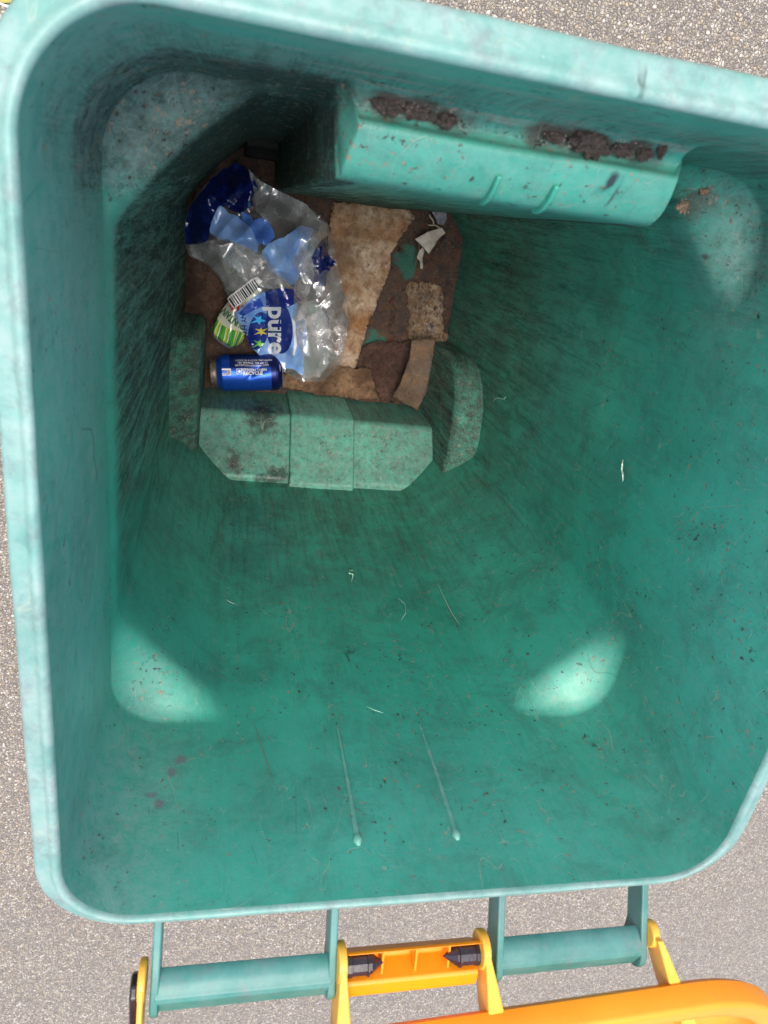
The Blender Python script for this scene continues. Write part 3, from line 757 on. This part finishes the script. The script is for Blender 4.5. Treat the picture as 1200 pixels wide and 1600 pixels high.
def make_can(name, pa, pb, rad, kind, mats, label):
    mm, L = can_frame(pa, pb)
    root = empty(name); root.matrix_world = mm; tag(root, label, 'drink can')
    prof = [(0, .021), (.0035, .0235), (.006, .0262), (.010, .0285), (.016, rad), (L - .012, rad), (L - .007, rad * .975), (L - .003, rad * .86), (L, rad * .80)]
    xsn = [p[0] for p in prof]; rsn = [p[1] for p in prof]
    xx = np.unique(np.r_[np.linspace(0, L, 90), xsn]); ang = np.linspace(0, 2 * math.pi, 96, endpoint=False)
    def rings_for(x0, x1):
        out = []
        for x in xx[(xx >= x0 - 1e-9) & (xx <= x1 + 1e-9)]:
            r = np.interp(x, xsn, rsn); rr_ = can_deform(kind, np.full(96, x), ang, r, L)
            out.append([(x, rr_[k] * math.cos(ang[k]), rr_[k] * math.sin(ang[k])) for k in range(96)])
        return out
    v_, f_ = loft(rings_for(.0, L)); mkmesh('can_body', v_, f_, mats[0], root)
    def cap(nm, segs, mat):
        rings_ = [[(x, r * math.cos(a), r * math.sin(a)) for a in ang] for x, r in segs]
        v_, f_ = loft(rings_); f_.append(tuple(range((len(rings_) - 1) * 96, len(rings_) * 96))); mkmesh(nm, v_, f_, mat, root)
    rl, rr2 = .0265, rad * .80
    cap('can_top', ((.006, .0262), (.0, .0245), (-.003, rl + .0012), (-.005, rl + .001), (-.0055, rl - .0005), (-.0045, rl - .0012), (.0005, rl - .003), (.0003, .005)), mats[1])
    cap('can_base', ((L - .0045, rad * .90), (L - .001, rad * .80), (L + .0012, rad * .74), (L + .0018, rad * .70), (L + .0008, rad * .66), (L - .005, rad * .4), (L - .008, .004)), mats[2])
    return root, mm, L
def blue_can_mat():
    n = NT('blue_can_paint'); s = n.sep()
    dark = n.ramp(s[0], [(.0, 0), (.1, 0)])
    c = n.mix(n.math('GREATER_THAN', s[0], .104), (.012, .085, .50), (.006, .012, .10))
    # dark band carrying the small print
    band = n.math('MULTIPLY', n.math('GREATER_THAN', s[1], .016), n.math('GREATER_THAN', s[0], .030))
    c = n.mix(n.math('MULTIPLY', band, .8), c, (.006, .012, .09))
    dirt = n.ramp(n.noise(70, detail=8, rough=.8), [(.60, 0), (.70, 1)]); c = n.mix(n.math('MULTIPLY', dirt, .6), c, (.10, .08, .06))
    n.bump(n.noise(35, detail=2), .25, .002)
    return n.set(c, n.ramp(n.noise(80, detail=5), [(.3, .25), (.7, .42)]), Metallic=.55)
M_rust = simple('dirty_can_end', (.30, .25, .19), .45, .6, 150, .6, (.08, .06, .045), 90)
M_silver = simple('can_silver', (.75, .75, .76), .3, .8, 100, .2, (.5, .48, .45), 60)
zc = .0905
pa = P(334, 583, zc); pb = P(440, 581, zc); 
CAN_B, mmB, LB = make_can('drink_can', pa, pb, .0335, 'blue', (blue_can_mat(), M_rust, M_silver), 'dented blue drink can lying on its side against the axle housing')

def fan_mat():
    n = NT('green_striped_can_paint'); s = n.sep()
    ang = n.math('ARCTAN2', s[2], s[1])
    st = n.math('FRACT', n.math('ADD', n.math('MULTIPLY', ang, 1.5), n.math('ADD', n.math('MULTIPLY', s[0], 18), n.math('MULTIPLY', n.noise(40, detail=1), .5))))
    stripes = n.ramp(st, [(0, (.05, .30, .04)), (.28, (.80, .82, .72)), (.36, (.22, .55, .05)), (.55, (.75, .62, .05)), (.66, (.80, .82, .72)), (.74, (.12, .42, .05))], 'CONSTANT')
    wv = n.math('MULTIPLY', n.math('SINE', n.math('MULTIPLY', ang, 2)), .004)
    edge = n.math('SUBTRACT', n.math('ADD', s[0], wv), LG - .034)     # + towards the striped base
    c = n.mix(n.math('GREATER_THAN', edge, 0), (.72, .74, .62), stripes)
    c = n.mix(n.math('MULTIPLY', n.math('GREATER_THAN', edge, 0), n.math('LESS_THAN', edge, .0022)), c, (.80, .74, .40))
    n.bump(n.noise(60, detail=3), .35, .002)
    return n.set(c, .25, Metallic=.25)
pa = P(408, 445, .098); pb = P(347, 531, .090); LG = float(np.linalg.norm(pb - pa))
CAN_G, mmG, _ = make_can('drink_can', pa, pb, .0315, 'green', (fan_mat(), M_silver, M_silver), 'crushed green striped drink can poking out from under the plastic bag')

# ---- lettering helper
def text_pts(s, size, bold=.0):
    cu = bpy.data.curves.new('t', 'FONT'); cu.body = s; cu.size = size; cu.align_x = 'CENTER'; cu.align_y = 'CENTER'; cu.offset = bold; cu.resolution_u = 3
    ob = bpy.data.objects.new('t', cu); C.objects.link(ob); bpy.context.view_layer.update()
    me = bpy.data.meshes.new_from_object(ob.evaluated_get(bpy.context.evaluated_depsgraph_get()))
    bpy.data.objects.remove(ob); bpy.data.curves.remove(cu)
    bm = bmesh.new(); bm.from_mesh(me); bpy.data.meshes.remove(me)
    bmesh.ops.triangulate(bm, faces=bm.faces)
    for _ in range(2):
        es = [e for e in bm.edges if e.calc_length() > size * .22]
        if es: bmesh.ops.subdivide_edges(bm, edges=es, cuts=1); bmesh.ops.triangulate(bm, faces=bm.faces)
    bm.verts.ensure_lookup_table(); bm.verts.index_update()
    v = np.array([tuple(x.co) for x in bm.verts]); f = [tuple(x.index for x in fc.verts) for fc in bm.faces]; bm.free()
    return v[:, :2], f
def mark(name, v2, f, fn, mat, parent): return mkmesh(name, fn(v2), f, mat, parent, False)
def rects(rs):
    v = []; f = []
    for (x0, y0, x1, y1) in rs:
        k = len(v); v += [(x0, y0), (x1, y0), (x1, y1), (x0, y1)]; f.append((k, k + 1, k + 2, k + 3))
    return np.array(v, float), f
M_white = simple('white_print', (.78, .78, .78), .4); M_blk = simple('black_print', (.01, .01, .012), .5)
M_dgreen = simple('green_print', (.01, .13, .05), .4); M_red = simple('red_print', (.50, .012, .03), .4)
def blue_fn(x0, a0, flip=1):
    def fn(v2):
        x = x0 + v2[:, 0]; a = a0 + v2[:, 1] / .0335
        r = can_deform('blue', x, a, np.full(len(x), .0335), LB) + .0005
        return np.c_[x, r * np.cos(a), r * np.sin(a)]
    return fn
# angle pi/2 is the crown of the can; small angles lean to +y (towards the front of the bin)
# x runs left to right in the photo, local +Y runs up the photo, so up the photo means a smaller angle
def up(v): return np.c_[v[:, 0], -v[:, 1]]
v, f = text_pts('REFRESH THEN', .0068, .0002); mark('can_print', up(v), f, blue_fn(.073, 1.18), M_white, CAN_B)
v, f = text_pts('RECYCLE', .0085, .0004); mark('can_print', up(v), f, blue_fn(.071, 1.38), M_white, CAN_B)
v, f = rects([(-.008, -.006, .008, .006)]); bv = blue_fn(.024, 1.28)
mark('can_barcode', v, f, bv, M_white, CAN_B)
rs = []; x = -.007
rb = random.Random(4)
while x < .0065:
    wd_ = rb.choice((.0003, .0005, .0008)); rs.append((x, -.0035, x + wd_, .005)); x += wd_ + rb.choice((.0003, .0005, .0007))
v, f = rects(rs)
mark('can_barcode', v, f, lambda q: bv(q) * np.array([1, 1.012, 1.012]), M_blk, CAN_B)
v, f = rects([(-.005, -.005, .005, -.004), (-.005, .004, .005, .005), (-.005, -.005, -.004, .005), (.004, -.005, .005, .005), (-.0018, -.0025, .0018, .0025), (-.003, -.001, .003, .001)])
mark('can_symbol', v, f, blue_fn(.047, 1.26), M_white, CAN_B)
for s_, x_, a_ in (('NUTRITION INFORMATION', .070, .93), ('PER SERVING  PER 100 mL', .072, .78), ('STORE IN A COOL DRY PLACE', .074, .63)):
    v, f = text_pts(s_, .0048); mark('can_print', up(v), f, blue_fn(x_, a_), M_white, CAN_B)
def green_fn(x0, a0):
    def fn(v2):
        x = x0 + v2[:, 1]; a = a0 + v2[:, 0] / .0315
        r = can_deform('green', x, a, np.full(len(x), .0315), LG) + .0009
        return np.c_[x, r * np.cos(a), r * np.sin(a)]
    return fn
GA = 1.45
v, f = text_pts('MOUNTAIN', .0170, .0006); mark('can_print', np.c_[-v[:, 0] * .95, v[:, 1]] * np.array([-1, 1]), f, green_fn(LG - .047, GA + .2), M_dgreen, CAN_G)
v, f = text_pts('DEW', .026, .0014); mark('can_print', v, f, green_fn(LG - .070, GA + .35), M_red, CAN_G)

# ------------------------------------------------------------------ plastic bag
BAG = empty('plastic_bag', tuple(P(410, 420, .07))); bag0 = np.array(BAG.location)
tag(BAG, 'crumpled clear and blue plastic film bag on the bin floor beside the cans', 'plastic bag')
def bagdome(xy):
    c1 = P(370, 350, .12)[:2]; c2 = P(430, 430, .12)[:2]; c3 = P(470, 520, .12)[:2]
    g = lambda c, s: np.exp(-((xy - c) ** 2).sum(1) / s ** 2)
    return .055 * g(c1, .09) + .055 * g(c2, .09) + .040 * g(c3, .08)
def baghill(xy, seed=0):
    return bagdome(xy) + crease(xy, 3, 6, 12) * .24 + crease(xy, 5 + seed, 4, 24) * .24
def chaikin(px, k=2):
    for _ in range(k):
        q = []
        for i in range(len(px)):
            a = np.array(px[i], float); b = np.array(px[(i + 1) % len(px)], float); q += [a * .9 + b * .1, a * .1 + b * .9]
        px = q
    return px
def film(name, px, z, mat, off, seed=0, step=.0024, extra=None, smooth=True, own=0):
    px = chaikin(px, 1)
    poly = np.array([P(u, v, z)[:2] for u, v in px]); xy, tr = sheet_mesh(poly, step, .0022, seed + 20)
    h = baghill(xy) + off + (crease(xy, 60 + seed, 4, 16) * .22 if own else 0)
    if extra is not None: h = h + extra(xy)
    z0 = .068 + h
    # keep the outline where it was drawn although the film rises
    rx = CAM[:2] + (xy - CAM[:2]) * ((CAM[2] - z0) / (CAM[2] - z))[:, None]
    v3 = np.c_[rx, z0] - bag0
    return mkmesh(name, v3, tr, mat, BAG, smooth)
def clear_mat(name, milk=.14, tint=(.97, .97, .98)):
    n = NT(name); t = n.t
    tr = n.n.new('ShaderNodeBsdfTransparent'); tr.inputs[0].default_value = (*tint, 1)
    gl = n.n.new('ShaderNodeBsdfGlossy'); gl.inputs['Roughness'].default_value = .12; gl.inputs[0].default_value = (1, 1, 1, 1)
    df = n.n.new('ShaderNodeBsdfDiffuse'); df.inputs[0].default_value = (.8, .82, .85, 1)
    bp = n.n.new('ShaderNodeBump'); bp.inputs['Strength'].default_value = .45; bp.inputs['Distance'].default_value = .004
    n.L(n.noise(20, n.vec(scale=(1, .45, 1), rot=(0, 0, .6)), detail=3, dist=2.2), bp.inputs['Height']); n.L(bp.outputs[0], gl.inputs['Normal'])
    lw = n.n.new('ShaderNodeLayerWeight'); lw.inputs['Blend'].default_value = .35; n.L(bp.outputs[0], lw.inputs['Normal'])
    f = n.math('ADD', n.math('MULTIPLY', lw.outputs['Facing'], .45), .11, clamp=True)
    m1 = n.n.new('ShaderNodeMixShader'); n.L(n.math('MULTIPLY', n.ramp(n.noise(25, detail=5), [(.35, .5), (.7, 1.6)]), milk), m1.inputs[0]); n.L(tr.outputs[0], m1.inputs[1]); n.L(df.outputs[0], m1.inputs[2])
    m2 = n.n.new('ShaderNodeMixShader'); n.L(f, m2.inputs[0]); n.L(m1.outputs[0], m2.inputs[1]); n.L(gl.outputs[0], m2.inputs[2])
    n.L(m2.outputs[0], n.out.inputs['Surface']); return n.m
def film_mat(name, col, col2, rough=.16, metal=0):
    n = NT(name); c = n.mix(n.ramp(n.noise(40, detail=4), [(.35, 0), (.65, 1)]), col, col2)
    n.bump(n.noise(22, n.vec(scale=(1, .5, 1), rot=(0, 0, 1.0)), detail=2, dist=2), .6, .006)
    return n.set(c, rough, Specular_IOR_Level=.9, Coat_Weight=.6, Coat_Roughness=.08)
M_clear = clear_mat('clear_film'); M_clear2 = clear_mat('clear_film_milky', .30)
M_navy = film_mat('navy_film', (.004, .010, .085), (.006, .016, .13))
M_lblue = film_mat('light_blue_film', (.16, .33, .72), (.28, .46, .82), .3)
M_blue = film_mat('blue_film', (.06, .16, .60), (.12, .28, .75), .25)
film('navy_panel', [(368, 254), (385, 262), (398, 280), (405, 297), (392, 310), (396, 322), (372, 334), (352, 322), (340, 325), (330, 345), (326, 372), (318, 386), (303, 380), (289, 382), (289, 350), (297, 322), (318, 296), (340, 270)], .13, M_navy, .0, 1, own=1)
film('light_blue_panel', [(343, 320), (356, 332), (372, 340), (392, 352), (404, 380), (402, 396), (384, 388), (366, 378), (345, 374), (327, 364), (332, 342)], .13, M_lblue, .004, 2)
film('blue_panel', [(376, 330), (392, 338), (402, 356), (414, 378), (404, 384), (392, 356), (378, 345)], .13, M_blue, .005, 3)
film('blue_panel', [(395, 345), (412, 340), (424, 352), (430, 372), (415, 386), (402, 372)], .13, M_blue, .001, 3)
film('light_blue_panel', [(408, 396), (420, 380), (448, 368), (470, 352), (490, 358), (484, 376), (476, 400), (474, 420), (460, 446), (444, 440), (420, 420)], .13, M_lblue, .006, 4)
film('navy_panel', [(470, 380), (484, 376), (492, 392), (508, 378), (514, 400), (526, 410), (512, 424), (508, 448), (486, 446), (484, 428), (468, 434), (474, 412)], .12, M_navy, .004, 5, own=1)
film('clear_film', [(296, 384), (318, 380), (345, 370), (360, 376), (392, 388), (420, 410), (450, 440), (463, 452), (446, 462), (410, 446), (392, 452), (374, 462), (352, 450), (345, 432), (322, 410), (300, 402)], .13, M_clear2, .012, 6, own=1)
film('clear_film', [(388, 262), (405, 282), (440, 300), (476, 318), (496, 340), (514, 352), (516, 368), (505, 372), (492, 390), (480, 420), (470, 436), (455, 410), (470, 378), (462, 350), (440, 340), (424, 352), (400, 330), (398, 300)], .13, M_clear2, .014, 7, own=1)
film('clear_film', [(368, 254), (405, 280), (440, 299), (476, 317), (514, 350), (520, 380), (528, 415), (541, 470), (546, 505), (536, 560), (520, 592), (474, 598), (432, 575), (395, 546), (366, 492), (352, 452), (343, 434), (322, 412), (298, 402), (288, 382), (288, 350), (299, 315), (338, 268)], .13, M_clear, -.010, 8)
film('clear_film', [(478, 400), (500, 420), (515, 412), (528, 440), (538, 462), (544, 480), (545, 505), (538, 540), (528, 565), (520, 588), (505, 597), (472, 596), (474, 560), (468, 520), (462, 480), (466, 440)], .11, M_clear, .012, 9)
film('clear_film', [(470, 470), (492, 468), (508, 490), (520, 530), (512, 570), (498, 590), (474, 590), (470, 540), (462, 500)], .11, M_clear2, .022, 10)
film('clear_film', [(470, 380), (486, 396), (492, 430), (478, 470), (474, 520), (476, 560), (466, 540), (456, 500), (460, 460), (462, 420)], .13, M_clear2, .02, 11, own=1)
lab = film('label_panel', [(366, 490), (380, 478), (398, 462), (412, 456), (440, 462), (462, 470), (478, 500), (480, 540), (474, 566), (474, 588), (455, 576), (432, 572), (410, 560), (395, 545), (384, 520), (374, 505)], .11, M_lblue, .020, 12)
# things printed on the label follow its surface
def label_fn(z=.11, off=.0225):
    def fn(px):
        xy = np.array([P(u, v, z)[:2] for u, v in px]); z0 = .068 + baghill(xy) + off
        rx = CAM[:2] + (xy - CAM[:2]) * ((CAM[2] - z0) / (CAM[2] - z))[:, None]
        return np.c_[rx, z0] - bag0
    return fn
def blob(px, name, mat, off, jag=.0003, step=.002, seed=1):
    poly = np.array([P(u, v, .11)[:2] for u, v in px]); xy, tr = sheet_mesh(poly, step, jag, seed)
    z0 = .068 + baghill(xy) + off; rx = CAM[:2] + (xy - CAM[:2]) * ((CAM[2] - z0) / (CAM[2] - .11))[:, None]
    return mkmesh(name, np.c_[rx, z0] - bag0, tr, mat, lab, False)
lab.parent = BAG
M_ink = film_mat('navy_ink', (.010, .022, .20), (.014, .03, .26), .2)
M_inkblue = film_mat('blue_ink', (.02, .07, .42), (.03, .12, .55), .2)
M_wink = simple('white_ink', (.80, .82, .86), .3); M_cy = simple('cyan_ink', (.05, .42, .80), .3); M_yl = simple('yellow_ink', (.85, .70, .03), .3); M_gn = simple('green_ink', (.18, .55, .06), .3)
def ell(cx, cy, a, b, rot=0, n=28):
    r = math.radians(rot); return [(cx + a * math.cos(t) * math.cos(r) - b * math.sin(t) * math.sin(r), cy + a * math.cos(t) * math.sin(r) + b * math.sin(t) * math.cos(r)) for t in np.linspace(0, 2 * math.pi, n, endpoint=False)]
blob(ell(436, 511, 21, 42, -6), 'logo_oval', M_ink, .0208)
blob(ell(404, 517, 16, 30, 12), 'logo_emblem', M_ink, .0208)
blob([(372, 490), (388, 474), (406, 466), (412, 478), (398, 484), (380, 494)], 'logo_swoosh', M_inkblue, .0208)
blob([(414, 456), (440, 450), (458, 452), (470, 470), (450, 480), (432, 474), (416, 478)], 'logo_oval', M_ink, .0212)
v, f = text_pts('pure', 40, 1.1)
fnl = label_fn(off=.0216)
mark('logo_text', np.c_[432 + v[:, 1] * 1.0, 516 + v[:, 0] * 1.0], f, fnl, M_wink, lab)
v, f = text_pts('NY HY', 11, .2); mark('logo_text', np.c_[381 + v[:, 1] + v[:, 0] * .12, 506 + v[:, 0]], f, label_fn(off=.0216), M_ink, lab)
def star(cx, cy, r, rot, n, mat):
    pts = []
    for k in range(n * 2):
        t = math.radians(rot) + math.pi * k / n; rr_ = r * (1 if k % 2 == 0 else .32) * (1 + .3 * math.sin(k * 2.1)); pts.append((cx + rr_ * math.cos(t), cy + rr_ * .8 * math.sin(t)))
    blob(pts, 'logo_palm', mat, .0214, 0, .003)
star(404, 500, 13, 10, 5, M_cy); star(408, 518, 11, 30, 6, M_yl); star(405, 537, 11, 0, 5, M_gn)
blob([(456, 496), (461, 500), (464, 540), (460, 556), (457, 554), (460, 538), (458, 512)], 'logo_stroke', M_wink, .0214, 0, .002)
# faint ring marks on the clear side
# barcode strip
strip = [(353, 468), (398, 432), (410, 428), (416, 440), (366, 488)]
bar = film('barcode_label', [(354, 466), (400, 431), (411, 441), (366, 484)], .12, M_white, .024, 30)
def on_strip(v2): # v2 in 0..1 along, 0..1 across
    a = np.array([355, 467.]); b = np.array([400, 433.]); c = np.array([365, 482.])
    px = a + v2[:, :1] * (b - a) + v2[:, 1:] * (c - a)
    xy = np.array([P(u, v, .12)[:2] for u, v in px]); z0 = .068 + baghill(xy) + .0255
    rx = CAM[:2] + (xy - CAM[:2]) * ((CAM[2] - z0) / (CAM[2] - .12))[:, None]
    return np.c_[rx, z0] - bag0
vs = []; fs = []; x = .03
while x < .95:
    wd_ = rb.choice((.022, .035, .05))
    k = len(vs); n_ = 8
    for j in range(n_ + 1): vs += [(x, .06 + .9 * j / n_), (x + wd_, .06 + .9 * j / n_)]
    fs += [(k + 2 * j, k + 2 * j + 1, k + 2 * j + 3, k + 2 * j + 2) for j in range(n_)]
    x += wd_ + rb.choice((.020, .03, .04))
mkmesh('barcode', on_strip(np.array(vs)), fs, M_blk, bar, False)

# ------------------------------------------------------------------ dirt in the gutter above the lift pocket, loose bits
M_dirt = paper_mat('dirt', (.17, .115, .085), (.36, .27, .20), (.07, .045, .035), 2, 220, 700, .85, dk=.64)
def lump(px, z, size, squash, seed, label, name='dirt_clump', cat='dirt', mat=M_dirt, group='dirt clumps in the gutter'):
    size = [x * .78 for x in size]; squash *= .5
    bm = bmesh.new(); bmesh.ops.create_icosphere(bm, subdivisions=5, radius=1)
    v = np.array([tuple(x.co) for x in bm.verts]); k = 1 + (fbm(v * 1.6 + seed, seed, 3) - .5) * 1.5 + (fbm(v * 4 + seed, seed + 3, 5) - .5) * 2.2
    v = v * k[:, None] * np.array(size) * np.array([1, 1, squash])
    for i, x in enumerate(bm.verts): x.co = v[i]
    o = bmobj(name, bm, mat); o.location = P(px[0], px[1], z) + np.array([0, 0, size[2] * squash * .12]); tag(o, label, cat, group); return o
lump((612, 160), .963, (.010, .006, .006), .8, 3, 'large brown dirt clump at the left end of the gutter')
lump((650, 172), .963, (.010, .005, .006), .7, 13, 'brown dirt clump with pale flakes, second from the left in the gutter')
lump((700, 190), .963, (.0055, .004, .005), .8, 23, 'small brown dirt lump in the gutter above the left pocket rib')
lump((864, 213), .963, (.006, .0035, .005), .7, 33, 'brown dirt lump just left of the biggest clump in the gutter')
lump((922, 222), .965, (.013, .008, .008), .85, 43, 'biggest grey-brown dirt clump, right of centre in the gutter')
lump((972, 234), .963, (.008, .005, .005), .7, 53, 'dark dirt clump between the biggest clump and the right end of the gutter')
lump((1006, 242), .963, (.005, .004, .004), .7, 63, 'pale brown small dirt lump near the right end of the gutter')
lump((1034, 236), .966, (.0025, .005, .006), .9, 73, 'narrow dark dirt lump right at the end of the gutter')
M_tanb = simple('tan_crumb', (.32, .22, .13), .8, col2=(.15, .09, .06), nscale=300)
lump((1068, 322), .850, (.0052, .0052, .002), .7, 83, 'round tan crumb stuck on the front right corner ledge', 'crumb', 'crumb', M_tanb, 'crumbs on the corner ledge')
lump((1102, 300), .852, (.0045, .003, .002), .7, 93, 'oval tan crumb above the round one on the front right ledge', 'crumb', 'crumb', M_tanb, 'crumbs on the corner ledge')

# loose dirt: crumbs nobody could count, in the gutter and on the corner ledges
def crumbs(spots):
    vs = []; fs = []; r = np.random.default_rng(5)
    for (u, v, z, su, sv, n, smin, smax) in spots:
        for _ in range(n):
            c = P(u + r.normal() * su, v + r.normal() * sv, z); q = r.uniform(smin, smax) * r.uniform(.4, 1)
            b = r.normal(size=(5, 3)) * q * np.array([.6, .6, .3]); b[0] = [q, 0, 0]; b[1] = [-q * .5, q * .8, 0]; b[2] = [-q * .6, -q * .7, 0]; b[3] = [0, 0, q * .6]; b[4] = [0, 0, -q * .3]
            a = r.uniform(0, 6.28); ca, sa = math.cos(a), math.sin(a)
            b = np.c_[b[:, 0] * ca - b[:, 1] * sa, b[:, 0] * sa + b[:, 1] * ca, b[:, 2]] * np.array([1, r.uniform(.4, 1), 1])
            k = len(vs); vs += [tuple(c + x) for x in b]
            fs += [(k, k + 1, k + 3), (k + 1, k + 2, k + 3), (k + 2, k, k + 3), (k + 1, k, k + 4), (k + 2, k + 1, k + 4), (k, k + 2, k + 4)]
    return vs, fs
v_, f_ = crumbs([(620, 163, .962, 28, 5, 90, .0004, .0018), (700, 190, .961, 20, 5, 60, .0004, .0016), (800, 205, .960, 45, 6, 80, .0003, .0012), (915, 222, .962, 40, 6, 140, .0004, .0020), (1000, 240, .961, 18, 5, 60, .0004, .0016), (560, 145, .961, 20, 4, 16, .0003, .001)])
o = mkmesh('loose_dirt', v_, f_, M_dirt, None, False); tag(o, 'brown crumbs of dirt scattered along the gutter above the lift pocket', kind='stuff')
v_, f_ = crumbs([(640, 166, .965, 24, 5, 26, .0008, .0022), (700, 190, .963, 14, 5, 12, .0008, .002), (905, 218, .966, 36, 7, 40, .0008, .0024), (1000, 240, .963, 16, 5, 14, .0006, .002), (1100, 315, .851, 22, 16, 12, .0006, .002), (1090, 330, .851, 18, 14, 6, .0006, .0016)])
o = mkmesh('pale_flakes', v_, f_, simple('pale_flake', (.38, .30, .22), .7, col2=(.20, .13, .09), nscale=150), None, False); tag(o, 'pale tan flakes mixed into the dirt of the gutter', kind='stuff')
M_dark = simple('dark_fleck', (.035, .022, .022), .7, col2=(.12, .08, .05), nscale=200)
v_, f_ = crumbs([(1090, 310, .849, 28, 22, 45, .0003, .0018), (1130, 400, .843, 22, 45, 30, .0003, .0018), (220, 190, .849, 30, 16, 40, .0003, .0016), (300, 170, .849, 60, 16, 50, .0003, .0014), (240, 1055, .845, 22, 28, 22, .0002, .0008)])
o = mkmesh('ledge_flecks', v_, f_, M_dark, None, False); tag(o, 'dark flecks of dirt scattered over the corner ledges of the bin', kind='stuff')

# curled threads of plastic
def on_side(u, v, s):
    r = ROT @ np.array([(u - 600) / FPX, (800 - v) / FPX, -1.0]); hx = .2535 if v > 3000 else .2485
    t = (s * hx - CAM[0]) / r[0]; return CAM + r * t
def thread(pts, label, rad=.0005, col=(.30, .55, .42)):
    pts = np.array(pts); n = 40; t = np.linspace(0, len(pts) - 1, n)
    c = np.c_[[np.interp(t, range(len(pts)), pts[:, k]) for k in range(3)]].T
    for _ in range(4): c[1:-1] = (c[:-2] + 2 * c[1:-1] + c[2:]) / 4
    rings_ = []
    for i in range(n):
        d = c[min(i + 1, n - 1)] - c[max(i - 1, 0)]; d /= np.linalg.norm(d) + 1e-9
        a = np.cross(d, [.3, .2, .93]); a /= np.linalg.norm(a); b = np.cross(d, a)
        r = rad * (.3 + .7 * math.sin(math.pi * (i + .5) / n))
        rings_.append([tuple(c[i] - c[0] + a * r * math.cos(q) + b * r * math.sin(q)) for q in np.linspace(0, 2 * math.pi, 6, endpoint=False)])
    v_, f_ = loft(rings_, cap=True); o = mkmesh('plastic_shaving', v_, f_, simple('shaving_%d' % len(bpy.data.materials), col, .4)); o.location = c[0]
    tag(o, label, 'plastic shaving', 'curled plastic shavings on the walls')
B = lambda u, v, o=.0045: on_back(u, v, o)
thread([B(552, 892), B(546, 890, .009), B(545, 896, .011), B(552, 897, .008), B(550, 905), B(549, 909)], 'tight curl of pale green shaving in the middle of the back wall', .0008)
thread([B(622, 934), B(633, 944), B(634, 958, .007), B(627, 968)], 'thin hooked shaving right of the tight curl on the back wall', .0005)
thread([B(573, 1104), B(586, 1110, .005), B(599, 1114)], 'short straight pale fibre above the left back rib', .0004)
thread([B(684, 912), B(694, 934, .005), B(706, 958), B(718, 976)], 'long straight pale thread slanting down the back wall', .0004, (.5, .5, .4))
thread([B(398, 1132), B(402, 1145, .006), B(408, 1165), B(418, 1195), B(426, 1222)], 'thin brown hair below the left corner ledge of the back wall', .0004, (.16, .12, .07))
thread([B(352, 936), B(358, 940, .005), B(368, 944)], 'short pale fibre near the left side of the back wall', .0004, (.45, .5, .4))
S_ = lambda u, v, k=0: on_side(u, v, 1) - np.array([.002 + k, 0, 0])
thread([S_(976, 718), S_(980, 726, .004), S_(974, 734), S_(981, 744, .004), S_(976, 752)], 'white crumpled shaving on the right wall', .0011, (.6, .66, .58))
thread([S_(772, 628), S_(780, 622, .003), S_(790, 624), S_(792, 620)], 'small wavy pale shaving beside the right wheel arch', .0006, (.4, .55, .45))

# loose scrap on the paving by the far corner
sheet('paper_scrap', [(-40, -60), (22, -60), (24, -6), (16, 4), (4, 4), (-10, -2), (-40, -10)], .006, simple('yellow_scrap', (.72, .60, .16), .6, col2=(.6, .5, .12)), 'yellow printed scrap on the paving beyond the far left bin corner', 'paper scrap', .001, .004, 20, .001, 40, .01)
sheet('paper_scrap', [(-40, -8), (-10, 0), (6, 6), (16, 8), (14, 14), (6, 10), (-8, 4), (-40, 0)], .004, simple('white_scrap', (.8, .8, .78), .6), 'white scrap lying on the paving against the yellow one', 'paper scrap', .001, .002, 20, .001, 42, .01)
